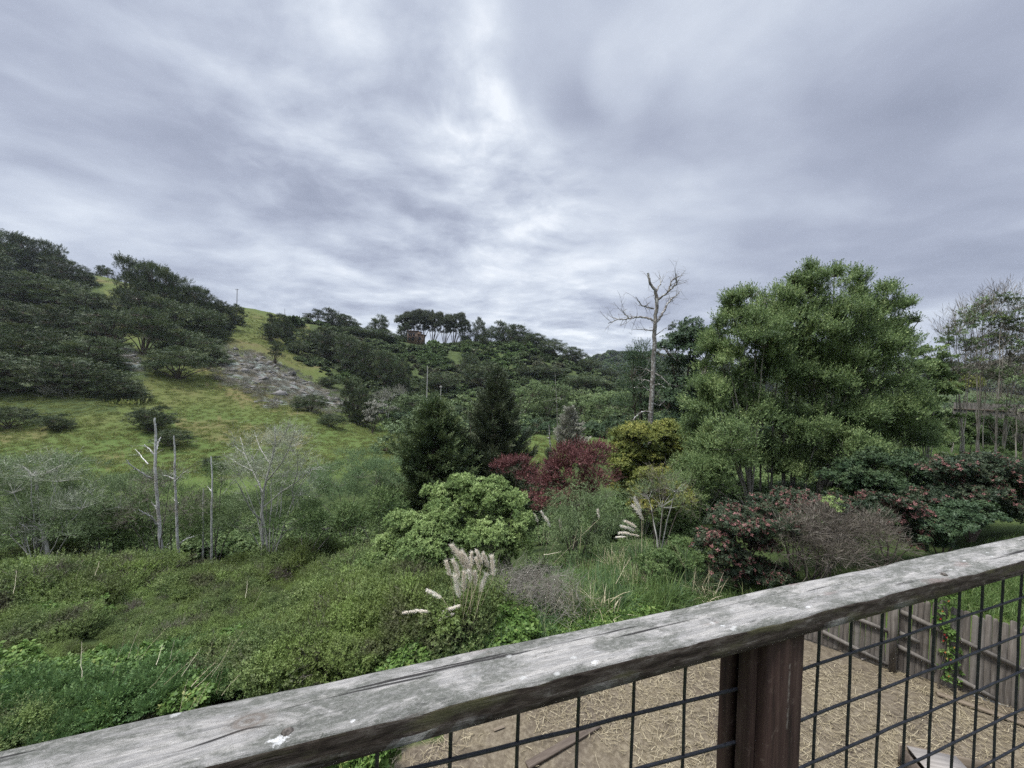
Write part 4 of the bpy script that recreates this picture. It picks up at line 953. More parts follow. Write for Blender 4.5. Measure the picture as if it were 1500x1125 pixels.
# valley floor trees behind the lawn
for k, (x, Y, L, mat, lab) in enumerate([
    (765, 92, [(760, 590, 30, 22), (780, 575, 28, 18), (750, 610, 28, 18)], 'valley', 'rounded pale green tree right behind the dark conifer tip'),
    (800, 98, [(800, 592, 34, 24), (820, 578, 26, 16), (785, 612, 30, 18)], 'valley', 'broad green valley tree behind the thin dead pole tree'),
    (850, 95, [(850, 595, 30, 22), (868, 582, 24, 16), (840, 615, 28, 18)], 'valley', 'green valley tree left of the bushy dark round tree'),
    (885, 88, [(884, 598, 30, 20), (872, 616, 26, 16), (900, 590, 22, 16)], 'valley', 'light green valley tree below the falling ridge'),
    (915, 92, [(915, 590, 26, 22), (930, 606, 24, 18)], 'valley', 'green valley tree beside the tall dead snag'),
    (905, 64, [(904, 622, 24, 18), (890, 632, 14, 12), (918, 632, 14, 12)], 'evergreen', 'small round dark blue green tree left of the dead snag'),
    (782, 74, [(788, 622, 18, 13), (805, 627, 18, 12), (772, 632, 14, 10)], 'evergreen', 'deep green bushes at the back edge of the lawn'),
    (640, 60, [(640, 605, 28, 18), (660, 598, 22, 14), (622, 618, 22, 14)], 'greygreen', 'pale grey green tree top showing above the left conifer'),
    (585, 58, [(585, 640, 28, 22), (565, 655, 24, 18), (600, 655, 22, 20)], 'greygreen', 'grey green tree at the foot of the pasture left of the conifer'),
    (690, 62, [(690, 590, 22, 16), (705, 600, 20, 16)], 'valley', 'green tree top between the two dark conifers'),
    (605, 90, [(605, 590, 24, 15), (585, 600, 20, 12), (628, 598, 20, 12)], 'hillscrub', 'scrubby tree on the slope under the pale pole'),
    (545, 80, [(560, 600, 22, 18), (545, 612, 16, 12)], 'greybrush', 'bare grey shrub right of the spur cypress'),
]):
    px_plant('valley_tree', lab, 'tree', x, Y, L, T_ROS2, mat, 'brown', 200 + k, group=GV, size=3.0, dens=20, n_sub=12, r0=.18, gap=.3, gscale=.6)
# grey bare brush under the cypresses
for k, (x, Y, L, lab) in enumerate([(85, 74, [(75, 568, 42, 24), (105, 580, 36, 20), (60, 585, 26, 16)], 'bare grey brush in front of the lowest cypresses'), (165, 76, [(165, 590, 34, 14), (185, 580, 22, 12)], 'smaller bare grey brush at the cypress edge beside the pasture'),
        (670, 100, [(575, 578, 20, 12), (560, 585, 18, 10)], 'grey brush on the slope behind the spur cypress')]):
    px_plant('grey_brush', lab, 'brush', x if k < 2 else 568, Y, L, T_FINE, 'greybrush', 'pale', 240 + k, size=3.4, dens=16, n_sub=12, r0=.12, group='bare grey brush on the hill')
# two dark conifers
def conifer(name, label, x, Y, ytop, ybot, wpx, mat, seed, n=120, blunt=.35, up=.25, frond=.8, dens=1.0, bark='brown', group=None, lean=0, leafy=True, tint=0.0):
    rng = np.random.default_rng(seed); s = Y / F
    g = ground(x, Y); top = P(x, ytop, Y); h = top[2] - g[2]; Rb = wpx * s / 2
    zb = max(P(x, ybot, Y)[2] - g[2], .3)
    root = empty(name, g); tag(root, label, 'tree', group)
    mb = MB(); tube(mb, [[0, 0, -.3], [0, 0, h * .5], [lean, 0, h]], [h * .022, h * .013, .02], 8)
    Ps, As, Ss, Ts = [], [], [], []
    for i in range(n):
        t = (i + .5) / n; z = zb * .6 + (h - zb * .6) * t ** 1.05
        prof = (1 - t) ** blunt * (.75 + .25 * min(1, t * 6))
        L = Rb * max(.04, (1 - t) ** (.55 + .45 * (1 - blunt)) if blunt < .5 else prof) * rng.uniform(.6, 1.2)
        az = i * 2.399 + rng.normal() * .3
        d = np.array([math.cos(az), math.sin(az), 0])
        m = 8; tt = np.linspace(0, 1, m)[:, None]
        q = np.array([lean * t, 0, z]) + d * L * tt + np.array([0, 0, 1]) * L * (up * tt ** 1.6 - .12 * tt * (1 - tt) * 4)
        tube(mb, q, np.linspace(h * .004 + .01, .008, m), 3)
        if not leafy: continue
        nf = max(6, int(26 * dens * L / 2.0)); tf = rng.uniform(.18, 1.0, nf) ** .75
        p = np.array([lean * t, 0, z]) + d * L * tf[:, None] + np.array([0, 0, 1]) * (L * (up * tf ** 1.6 - .48 * tf * (1 - tf)))[:, None]
        sd = np.cross(d, [0, 0, 1.0]); sg = rng.choice([-1, 1], nf)
        p = p + sd * (sg * rng.random(nf) * .22 * L * (1.15 - tf))[:, None] + rng.normal(size=(nf, 3)) * .05
        a = d * .75 + sd * (sg * .45)[:, None] + np.array([0, 0, .35 + up]) + rng.normal(size=(nf, 3)) * .22
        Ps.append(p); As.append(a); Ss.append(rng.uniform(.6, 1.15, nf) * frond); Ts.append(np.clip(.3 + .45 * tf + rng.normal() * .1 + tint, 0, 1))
    mb.obj('trunk', B[bark], root, True)
    if leafy:
        V, Fq, tt = place(T_FROND, np.concatenate(Ps), np.concatenate(As), np.concatenate(Ss), rng, np.concatenate(Ts), .12)
        mesh_obj('crown', V, Fq, M[mat], root, tt)
conifer('conifer_tree', 'rounded dark green conifer, left of the two by the valley lawn', 637, 27, 588, 750, 162, 'conifer', 301, n=200, blunt=.62, up=.25, frond=.66, dens=1.8, group='two dark conifers by the valley lawn', tint=.05)
conifer('conifer_tree', 'pointed dark conifer with upswept branch tips, right of the two by the lawn', 727, 29, 546, 740, 152, 'conifer2', 302, n=150, blunt=.3, up=.42, frond=.72, dens=1.7, group='two dark conifers by the valley lawn')
conifer('conifer_tree', 'thin grey brown dying conifer behind the lawn', 834, 62, 598, 648, 50, 'greybrush', 303, n=90, blunt=.4, up=.2, frond=.9, dens=.7, bark='grey')
conifer('conifer_tree', 'half bare dark little conifer in front of the lawn beside the purple tree', 808, 34, 660, 715, 34, 'conifer2', 304, n=60, blunt=.4, up=.2, frond=.5, dens=1)

# dead standing trees -------------------------------------------------------
def dead_tree(name, label, Y, paths, r0, mat, seed, twig=0.35, ntw=10, group=None, basex=None, depth=.04, parts='branch', cat='tree'):
    """paths: pixel polylines, the first is the trunk (base to tip); each further one is a branch with its own thickness factor"""
    rng = np.random.default_rng(seed); s = Y / F
    tx, ty = paths[0][1][0]
    g = ground(tx, Y, ty); root = empty(name, g); tag(root, label, cat, group)
    tr = MB()
    for k, (rf, pts, *opt) in enumerate(paths):
        pts = np.array(pts, float)
        d0 = 0.0 if k == 0 else rng.normal() * .3 * s * 10
        Q = []
        L = np.linalg.norm(np.diff(pts, axis=0), axis=1).sum()
        acc = 0
        for i, (x, y) in enumerate(pts):
            if i: acc += np.linalg.norm(pts[i] - pts[i - 1])
            Q.append(P(x, y, Y + (0 if k == 0 else math.sin(k * 2.1) * acc * s * .7)) - g)
        Q = np.array(Q)
        if k == 0: Q = np.concatenate([[[Q[0][0], Q[0][1], -.3]], Q]) if Q[0][2] > .3 else Q
        t = np.linspace(0, 1, len(Q)); m = max(8, len(Q) * 5); ti = np.linspace(0, 1, m)
        q = np.stack([np.interp(ti, t, Q[:, a]) for a in range(3)], -1)
        q[1:-1] = (q[:-2] + 2 * q[1:-1] + q[2:]) / 4
        q[1:-1] += rng.normal(size=(m - 2, 3)) * .1 * r0
        rr = r0 * rf * np.linspace(1, .28 if k == 0 else .22, m) ** .8
        br = tr if k == 0 else MB()
        tube(br, q, rr, 7 if k == 0 else 5)
        nt = opt[0] if opt else ntw
        for _ in range(nt):
            i = int(rng.uniform(.25, .98) * (m - 1)); dq = q[min(i + 1, m - 1)] - q[i - 1]; dq = nrm(dq)
            dd = nrm(dq * .7 + rng.normal(size=3) * .7 + np.array([0, 0, .35])); l = twig * rng.uniform(.4, 1.3)
            e = q[i] + dd * l; c = curve(q[i], e, .12, 5, rng); tube(br, c, np.linspace(min(rr[i] * .6, r0 * .12), r0 * .018, 5), 3)
            for _ in range(2):
                j = rng.integers(2, 5); e2 = c[j] + nrm(dd + rng.normal(size=3) * .7) * l * .5; tube(br, curve(c[j], e2, .1, 4, rng), np.linspace(r0 * .05, r0 * .014, 4), 3)
        if k: br.obj('branch', B[mat], root, True)
    tr.obj('trunk', B[mat], root, True)
    return root
dead_tree('dead_tree', 'tall bare dead snag with forked crown rising above the evergreens', 45, [
    (1.0, [(952, 690), (953, 613), (957, 547), (959, 493), (960, 472), (962.7, 440), (960, 424), (952, 416), (949, 400)], 14),
    (.42, [(959, 470), (946, 465), (933, 464), (921, 467), (905, 468), (891, 474)], 18), (.3, [(957.5, 452), (941, 448), (931, 435)], 8), (.24, [(921, 466), (914, 458), (909, 452)], 6),
    (.5, [(960, 474), (971, 459), (981, 440), (995, 429)], 16), (.36, [(963, 440), (979, 427), (992, 416), (989, 400)], 14), (.3, [(979, 428), (984, 410), (996, 404)], 7), (.3, [(961, 428), (968, 415), (966, 402)], 6),
    (.2, [(956, 484), (941, 483), (927, 482)], 3), (.2, [(959, 492), (970, 484), (976, 480)], 3), (.2, [(957, 548), (946, 540), (940, 548)], 3), (.24, [(956, 545), (970, 552), (980, 565)], 3), (.24, [(955, 575), (947, 570), (941, 565)], 2), (.26, [(954, 590), (966, 595), (974, 586)], 3),
    (.3, [(953, 603), (940, 603), (929, 612), (925, 626)], 2), (.22, [(957, 520), (972, 510), (985, 520), (991, 530)], 4), (.2, [(955, 560), (945, 556), (934, 556)], 2), (.2, [(955, 566), (966, 562), (975, 568)], 2)],
    .34, 'snag', 401, twig=1.7, ntw=10)
dead_tree('dead_tree', 'thin grey dead conifer pole standing behind the valley lawn', 58, [(1, [(817, 655), (816, 600), (813, 545)], 8), (.4, [(816, 584), (806, 587), (796, 588)], 2), (.4, [(816, 582), (824, 586), (828, 580)], 2), (.3, [(815, 570), (806, 572)], 1), (.4, [(817, 634), (827, 635), (836, 639)], 1), (.3, [(815, 575), (823, 568)], 1)], .09, 'snag', 402, .5, 7)
dead_tree('dead_tree', 'short dark dead stub beside the purple leaved tree', 36, [(1, [(807, 690), (806, 655), (804, 622)], 3), (.6, [(806, 642), (801, 641)], 1)], .12, 'snag', 403, .3, 3)
dead_tree('dead_tree', 'tallest white dead trunk with broken side limbs in the left thicket', 18.5, [
    (1, [(240, 830), (236, 803), (231, 740), (227, 690), (228, 640), (227, 612)], 6), (.5, [(227, 668), (231, 650), (236, 640)], 2), (.45, [(222, 701), (205, 691), (192, 682), (185, 673)], 5), (.35, [(225, 665), (217, 656), (211, 651)], 2),
    (.3, [(217, 680), (207, 668), (198, 658)], 2), (.5, [(232, 770), (222, 757), (208, 750), (203, 746)], 3), (.3, [(231, 748), (222, 735)], 2), (.35, [(238, 800), (248, 804)], 2)], .10, 'dead', 404, .35, 4, group='white dead trunks in the left thicket')
dead_tree('dead_tree', 'second white dead trunk, bare and straight, right of the tallest', 18.5, [(1, [(263, 825), (261, 800), (258, 740), (256, 700), (256, 660), (255, 638)], 2), (.4, [(259, 735), (254, 731)], 1), (.4, [(257, 705), (266, 695), (276, 688)], 5), (.4, [(257, 703), (246, 697), (238, 696)], 4), (.4, [(262, 797), (272, 790), (284, 785)], 2)], .075, 'dead', 405, .4, 3, group='white dead trunks in the left thicket')
dead_tree('dead_tree', 'thin grey dead stem left of the lichen covered tree', 19, [(1, [(310, 800), (310, 750), (311, 700), (309, 668)], 5), (.4, [(310, 720), (304, 712)], 1)], .06, 'dead', 406, .3, 3, group='white dead trunks in the left thicket')
dead_tree('dead_tree', 'faint short dead stem between white trunks and lichen tree', 20, [(1, [(298, 770), (297, 735), (298, 715)], 2)], .05, 'dead', 407, .3, 2, group='white dead trunks in the left thicket')
dead_tree('dead_tree', 'lichen covered pale tree with a spreading bare crown above the thicket', 18.6, [
    (1, [(385, 800), (383, 760), (386, 720), (396, 680), (404, 650), (402, 625)], 26), (.55, [(386, 722), (370, 690), (358, 665), (352, 640)], 12), (.5, [(390, 705), (412, 680), (424, 655), (432, 632)], 12), (.45, [(384, 745), (410, 722), (436, 705), (452, 690), (470, 683)], 10),
    (.4, [(396, 680), (380, 655), (372, 630)], 10), (.4, [(404, 655), (418, 635), (424, 618)], 10), (.35, [(436, 706), (440, 690), (446, 672)], 8), (.35, [(370, 690), (350, 680), (338, 672)], 8), (.5, [(383, 762), (366, 745), (352, 715), (343, 700)], 8), (.3, [(358, 665), (342, 652), (345, 640)], 8), (.3, [(424, 655), (440, 650), (452, 648)], 8), (.4, [(430, 740), (428, 718), (436, 690), (436, 660)], 8)],
    .075, 'pale', 408, .8, 24)
dead_tree('lichen_tree', 'pale twisted trunk among grey green foliage at the left edge', 16.5, [(1, [(76, 840), (68, 800), (62, 775), (58, 768)], 3), (.6, [(62, 775), (48, 776), (36, 779)], 3), (.5, [(66, 795), (52, 790), (40, 775), (28, 766)], 3), (.6, [(60, 772), (57, 766)], 1)], .10, 'pale', 409, .5, 4)
dead_tree('lichen_tree', 'pale forked lichen branches above the left edge thicket', 17.5, [(1, [(56, 760), (54, 720), (54, 700), (50, 690)], 4), (.6, [(54, 702), (44, 692), (34, 683)], 4), (.6, [(54, 705), (66, 694), (78, 688), (92, 680)], 5), (.4, [(78, 688), (84, 690), (80, 700)], 3), (.4, [(55, 722), (62, 722)], 1)], .08, 'pale', 410, .5, 4)

# creek thicket
TH_ = [
 (50, 17.5, [(45, 690, 62, 26), (25, 735, 50, 36), (90, 735, 52, 36), (10, 700, 40, 30)], 'greygreen', 'grey green feathery tree around the pale forked branches', T_FINE),
 (70, 16.5, [(60, 765, 52, 26), (100, 775, 40, 28), (15, 775, 40, 30)], 'greygreen', 'low grey green tree around the pale twisted trunk', T_FINE),
 (150, 18.5, [(140, 722, 46, 30), (175, 735, 40, 26), (125, 750, 40, 24)], 'greygreen', 'grey green thicket tree left of the tallest white trunk', T_FINE),
 (170, 19, [(165, 775, 50, 30), (200, 760, 40, 30), (130, 790, 40, 24), (210, 795, 36, 24)], 'thicket', 'dark green thicket shrub left of the white trunk bases', T_TWIG),
 (255, 20.5, [(250, 740, 42, 36), (280, 760, 36, 34), (235, 775, 34, 30)], 'thicket', 'green thicket shrub behind the two white trunks', T_FINE),
 (215, 21, [(205, 715, 40, 20), (240, 708, 30, 18), (180, 712, 26, 14)], 'greygreen', 'pale thicket tree top behind the tallest white trunk', T_FINE),
 (320, 21, [(315, 735, 42, 34), (345, 755, 40, 34), (295, 775, 36, 28), (325, 700, 30, 20)], 'thicket', 'green thicket shrub left of the lichen covered tree', T_FINE),
 (395, 20.5, [(395, 740, 52, 32), (365, 765, 38, 30), (420, 770, 44, 26), (390, 695, 38, 30)], 'greygreen', 'grey green foliage round the lichen covered tree', T_FINE),
 (515, 23, [(525, 690, 48, 34), (495, 705, 42, 30), (550, 700, 36, 34), (515, 735, 50, 30), (465, 722, 30, 22)], 'paleblue', 'pale bluish green willow left of the rounded conifer', T_FINE),
 (450, 18.5, [(440, 755, 40, 22), (475, 770, 44, 22), (505, 760, 34, 22)], 'thicket', 'dark leafy shrub at the front of the creek thicket', T_TWIG),
 (560, 19, [(555, 740, 34, 24), (530, 765, 36, 22), (575, 765, 34, 22)], 'thicket', 'dark leafy shrub under the rounded conifer', T_TWIG),
 (455, 26, [(440, 705, 34, 20), (470, 700, 26, 18)], 'thicket', 'small thicket shrub at the bottom of the pasture', T_FINE),
 (100, 24, [(100, 690, 44, 18), (70, 682, 36, 14)], 'greygreen', 'pale thicket tree top at the bottom edge of the pasture', T_FINE),
 (-40, 17, [(-40, 720, 60, 50), (-30, 780, 50, 40)], 'greygreen', 'grey green tree cut by the left edge of the picture', T_FINE),
]
for k, (x, Y, L, mat, lab, tm) in enumerate(TH_):
    px_plant('thicket_tree', lab, 'tree', x, Y, L, tm, mat, 'pale' if mat == 'greygreen' else 'grey', 500 + k, group=GT, size=.95 if tm is T_FINE else 1.05, dens=260, n_sub=14, r0=.05, flat=.6, gap=.36, gscale=1.6, up=.35)

for k, (x, Y, L, mat, lab) in enumerate([
    (400, 18.4, [(400, 645, 40, 20), (370, 665, 34, 24), (430, 655, 34, 22), (350, 690, 20, 22), (415, 690, 40, 28), (455, 685, 22, 12), (375, 705, 36, 26), (440, 720, 26, 20)], 'lichen', 'wide wispy grey crown of the lichen covered tree'),
    (55, 16.4, [(45, 690, 60, 20), (85, 700, 40, 18), (20, 715, 40, 24), (75, 755, 50, 20), (25, 770, 40, 18), (120, 740, 36, 18)], 'lichen', 'wispy lichen grey twigs at the left edge above the scrub'),
    (235, 18.0, [(215, 725, 40, 24), (250, 700, 26, 14), (270, 745, 34, 26), (190, 760, 34, 22)], 'baretwig', 'thin bare twigs around the two white trunks'),
    (970, 11.9, [(975, 715, 36, 26), (1000, 735, 26, 22), (955, 745, 26, 22)], 'baretwig', 'fine grey twigs in the crown of the young tree'),
    (1200, 10.6, [(1160, 780, 40, 24), (1205, 775, 50, 24), (1250, 790, 50, 24), (1200, 810, 60, 20), (1280, 775, 26, 18)], 'baretwig', 'mass of fine dry twigs between the red tipped shrubs'),
]):
    px_plant('twiggy_crown', lab, 'twigs', x, Y, L, T_BARE, mat, 'pale' if mat == 'lichen' else 'twig', 600 + k, size=.75 if Y < 13 else 1.0, dens={400: 60, 55: 30, 235: 50, 970: 60, 1200: 210}[x], n_sub=16, r0=.03, up=.5, rnd=.6, sub_r=.5, inner=.2, flat=.9, gap=.36, gscale=1.5)
# evergreens behind the snag and the middle-right trees
px_plant('evergreen_tree', 'dark evergreen tree behind and right of the dead snag', 'tree', 1000, 52, [(1012, 496, 34, 28), (1035, 520, 34, 34), (985, 520, 36, 30), (1005, 560, 46, 40), (1040, 580, 36, 40), (980, 590, 38, 34), (1045, 490, 24, 18)], T_ROS2, 'evergreen', 'brown', 520, size=2.6, dens=45, n_sub=16, r0=.3, gap=.3, gscale=.5)
px_plant('evergreen_tree', 'dark grey green evergreen left of the dead snag', 'tree', 938, 56, [(940, 520, 24, 20), (925, 545, 22, 26), (945, 560, 26, 34), (930, 590, 24, 26), (950, 600, 22, 24)], T_FINE, 'evergreen', 'brown', 521, size=3.2, dens=34, n_sub=16, r0=.25, gap=.3, gscale=.5)
px_plant('olive_shrub', 'dense olive green rounded shrub below the dead snag', 'shrub', 950, 22, [(940, 652, 48, 30), (975, 645, 42, 26), (1000, 670, 40, 40), (915, 675, 30, 32), (950, 690, 46, 34), (985, 710, 36, 28), (925, 712, 30, 28)], T_ROS, 'olive', 'brown', 522, size=1.1, dens=330, n_sub=22, r0=.10, up=.6, tint_off=.08)
# light green shrub, plum trees and weeping grey shrub
px_plant('light_green_shrub', 'large light green leafy shrub in the centre above the pampas plumes', 'shrub', 680, 13, [(722, 738, 52, 40), (690, 715, 40, 22), (660, 742, 48, 34), (755, 765, 30, 42, -.2), (612, 775, 50, 34), (575, 800, 38, 26), (640, 800, 66, 40, -1), (720, 795, 54, 48, -.8), (600, 835, 46, 30, -.8), (560, 830, 34, 24)], T_ROS, 'bay', 'grey', 530, size=.74, dens=680, n_sub=22, r0=.045, up=.75, rnd=.45, gap=.34, inner=.3, gscale=2.2, tint_off=.08)
px_plant('plum_tree', 'purple red leaved tree right of the light green shrub', 'tree', 845, 17, [(850, 678, 36, 28), (868, 700, 30, 30), (825, 700, 34, 26), (800, 728, 36, 26), (840, 725, 36, 24), (875, 665, 22, 16)], T_TWIG, 'plum', 'brown', 531, size=1.0, dens=330, n_sub=16, r0=.06, up=.7, gap=.36, gscale=1.6, group='purple red leaved trees')
px_plant('plum_tree', 'small purple red tree top peeking over the light green shrub', 'tree', 757, 20, [(757, 684, 26, 15), (735, 690, 16, 12), (775, 698, 18, 14)], T_TWIG, 'plum', 'brown', 532, size=1.0, dens=330, n_sub=16, r0=.06, up=.7, gap=.36, gscale=1.6, group='purple red leaved trees')
px_plant('weeping_shrub', 'grey weeping shrub with hanging foliage under the purple tree', 'shrub', 852, 13.5, [(845, 735, 40, 20), (890, 722, 26, 20), (875, 765, 36, 24), (815, 762, 30, 24), (845, 790, 34, 20), (905, 755, 18, 22), (800, 785, 22, 16)], T_HANG, 'greygreen', 'twig', 533, size=.95, dens=300, n_sub=14, r0=.03, up=-1.1, rnd=.35, tint_off=.02, gap=.45, gscale=2.2, sub_r=.5)
px_plant('green_bush', 'yellow green bush between the olive shrub and the young bare tree', 'bush', 948, 16, [(945, 700, 22, 16), (960, 715, 26, 16), (930, 720, 20, 14), (990, 735, 40, 26), (955, 750, 40, 24)], T_ROS, 'olive', 'grey', 534, size=.8, dens=420, n_sub=12, r0=.03, tint_off=.15)
px_plant('green_bush', 'loose green bush at the foot of the big leafy tree', 'bush', 1030, 17, [(1030, 690, 36, 28), (1010, 720, 34, 28), (1050, 720, 34, 26), (1000, 750, 34, 22)], T_FINE, 'willow', 'grey', 535, size=1.0, dens=330, n_sub=14, r0=.035, gap=.34, gscale=1.5)
px_plant('young_tree', 'young pale stemmed tree with thin grey green twigs', 'tree', 974, 12, [(970, 735, 34, 28), (990, 715, 28, 20), (950, 725, 24, 18)], T_FINE, 'greygreen', 'pale', 536, size=.72, dens=210, n_sub=14, r0=.035, gap=.42, gscale=2.5, stems_px=(972, 976))
px_plant('green_bush', 'dark green bush around the foot of the young pale stemmed tree', 'bush', 985, 11.2, [(975, 830, 40, 26), (1005, 815, 30, 26), (955, 845, 30, 20), (1000, 850, 34, 20)], T_ROS, 'thicket', 'grey', 537, size=.62, dens=620, n_sub=12, r0=.02)
# big leafy tree
T_BIG = np.concatenate([tmpl_twig(6, .38, .125, .027, 33, 50), tmpl_rosette(5, .13, .026, 32, (25, 90), .12)])
BIG = [(1188, 428, 36, 30), (1140, 445, 36, 32), (1242, 436, 40, 34), (1288, 462, 30, 34), (1090, 482, 38, 40), (1150, 485, 48, 46), (1180, 398, 13, 14), (1222, 402, 16, 12), (1256, 408, 14, 14), (1162, 412, 12, 10), (1300, 424, 15, 11), (1326, 448, 13, 9), (1345, 470, 9, 6), (1072, 442, 18, 14), (1102, 432, 16, 14), (1050, 475, 14, 14), (1030, 545, 14, 16), (1215, 490, 60, 56), (1275, 500, 44, 50), (1060, 530, 42, 50), (1120, 545, 54, 58), (1190, 560, 60, 60), (1260, 560, 54, 58), (1314, 500, 22, 30), (1322, 540, 24, 34),
       (1035, 590, 34, 48), (1085, 610, 50, 58), (1150, 625, 56, 58), (1225, 620, 56, 58), (1295, 605, 44, 50), (1325, 640, 34, 40), (1060, 665, 44, 44), (1125, 680, 50, 40), (1200, 680, 54, 36), (1270, 670, 48, 40), (1018, 640, 24, 40), (1335, 468, 13, 9), (1020, 690, 30, 36), (1070, 645, 40, 50, -2), (1050, 695, 32, 34, -2), (1195, 640, 44, 36, -1.5), (1240, 665, 46, 40, -2), (1190, 515, 44, 38), (1120, 500, 36, 34, -1)]
px_plant('leafy_tree', 'big many stemmed leafy green tree, largest in the view', 'tree', 1150, 19, BIG, T_BIG, 'willow', 'grey', 540, stems_px=(1085, 1105, 1118, 1134, 1150, 1162, 1180, 1205), size=.82, dens=300, n_sub=23, r0=.07, flat=1.05, gap=.45, gscale=1.3, up=1.0, rnd=.45, sub_r=.42, inner=.2, tw=.26, tj=.18)
px_plant('leafy_tree', 'smaller green tree tucked right of the big leafy tree', 'tree', 1360, 21, [(1362, 520, 24, 18), (1350, 550, 34, 26), (1372, 570, 26, 30), (1345, 600, 36, 30), (1372, 625, 26, 30), (1340, 640, 36, 26)], T_ROS, 'willow', 'grey', 541, size=1.2, dens=230, n_sub=14, r0=.06, gap=.34, gscale=1.2)
px_plant('dark_shrub', 'deep green dark shrub in the shade below the big leafy tree', 'shrub', 1285, 15.5, [(1280, 690, 56, 26), (1330, 690, 40, 28), (1240, 700, 40, 22), (1300, 725, 60, 26), (1360, 720, 40, 30)], T_ROS, 'evergreen', 'brown', 542, size=1.0, dens=330, n_sub=16, r0=.05)
# tall sparse trees at the right edge
for k, (x, Y, L, st, lab) in enumerate([
    (1418, 21, [(1402, 485, 22, 18), (1425, 470, 20, 16), (1390, 500, 18, 14), (1415, 510, 20, 16), (1405, 545, 22, 20)], (1412, 1420), 'sparse grey stemmed tree, left one of the row at the right edge'),
    (1436, 22.5, [(1440, 448, 18, 14), (1428, 465, 20, 16), (1452, 470, 22, 20), (1445, 500, 24, 22), (1432, 530, 20, 20)], (1434, 1441), 'tall sparse tree with a pale straight trunk, middle one at the right edge'),
    (1462, 22, [(1468, 440, 22, 14), (1488, 450, 22, 18), (1472, 475, 26, 22), (1500, 480, 24, 24), (1480, 515, 28, 26), (1462, 550, 22, 22), (1500, 545, 24, 28)], (1452, 1460, 1470), 'tallest many stemmed sparse tree at the right edge'),
    (1500, 20, [(1515, 460, 24, 24), (1530, 500, 26, 26), (1510, 560, 26, 30), (1490, 600, 22, 24)], (1478, 1490, 1500), 'leaning grey stemmed tree cut by the right edge')]):
    px_plant('sparse_tree', lab, 'tree', x, Y, L, T_ROS, 'greygreen' if k != 1 else 'willow', 'grey', 550 + k, stems_px=st, group='tall sparse trees at the right edge', size=1.0, dens=58, n_sub=20, r0=.048, gap=.36, gscale=1.3, sub_r=.4, inner=.15, up=.9, tw=.34, tint_off=-.05)
    rr_ = np.random.default_rng(700 + k); ro_ = bpy.data.objects['sparse_tree' if k == 0 else 'sparse_tree.%03d' % k]; b_ = np.array(ro_.location)
    Pn, A, Tt, SC = crown_points(lobes_px(L + [(q[0] + 4, q[1] + 60, q[2] * .9, q[3] * 2.0) for q in L], Y), rr_, n_sub=12, dens=7, sub_r=.45, up=1.8, rnd=.3, inner=.2)
    V, Fq, tt = place(T_BARE, Pn - b_, A, rr_.uniform(1.0, 2.0, len(Pn)), rr_, Tt); mesh_obj('twigs', V, Fq, M['baretwig'], ro_, tt)
for k, (x, Y, L, mat, lab) in enumerate([(1420, 24, [(1410, 640, 36, 24), (1445, 650, 40, 22), (1480, 640, 34, 24), (1430, 620, 26, 14)], 'thicket', 'green undergrowth bush at the foot of the sparse trees'),
        (1395, 30, [(1395, 565, 26, 14), (1420, 560, 20, 12)], 'olive', 'yellow green bush in front of the far plank fence'), (1470, 40, [(1455, 545, 34, 14), (1490, 540, 36, 18), (1425, 545, 22, 12)], 'greybrush', 'brownish brush behind the far plank fence')]):
    px_plant('green_bush', lab, 'bush', x, Y, L, T_ROS, mat, 'grey', 560 + k, size=1.3, dens=190, n_sub=14, r0=.04)
# dark shrubs with red young leaves
RED = [
 (1095, 11, [(1075, 765, 44, 26), (1050, 800, 34, 30), (1100, 800, 44, 32), (1075, 835, 44, 26), (1125, 765, 40, 24), (1120, 845, 40, 22)], 'dark shrub with dense pinkish red young leaves beside the tall grass', .22, 'photinia_shrub'),
 (1170, 12, [(1165, 738, 46, 20), (1215, 742, 40, 20), (1130, 745, 36, 18), (1250, 755, 36, 22)], 'low dark red tipped shrub crown behind the dead twigs', .20, 'photinia_shrub'),
 (1310, 11.5, [(1300, 745, 38, 22), (1330, 765, 36, 26), (1270, 755, 30, 20), (1345, 790, 26, 18)], 'dark shrub with bright pink red leaf tips right of the dead twigs', .34, 'photinia_shrub'),
 (1430, 12.5, [(1400, 690, 44, 24), (1450, 690, 46, 26), (1500, 700, 44, 30), (1420, 725, 50, 32), (1475, 735, 50, 34), (1380, 740, 40, 30)], 'large very dark shrub with faint reddish top at the right edge', .16, 'photinia_shrub'),
 (1390, 11.3, [(1385, 765, 42, 22), (1425, 755, 36, 22), (1360, 785, 34, 18)], 'dark glossy green shrub below the large reddish one', .02, 'dark_shrub')]
for k, (x, Y, L, lab, tip, nm) in enumerate(RED):
    px_plant(nm, lab, 'shrub', x, Y, L, T_ROS2, 'photinia' if tip > .05 else 'evergreen', 'brown', 570 + k, size=.66, dens=850, n_sub=20, r0=.035, tips=(tip, .38, 1.4) if tip > .05 else None, group='dark shrubs beyond the railing', up=.6)
px_plant('sprout', 'small bright yellow green sprout above the dead twigs', 'sprout', 1219, 10.6, [(1219, 735, 12, 9), (1226, 745, 8, 6)], T_ROS, 'bay', 'grey', 580, size=.6, dens=420, n_sub=7, r0=.008, tint_off=.25)
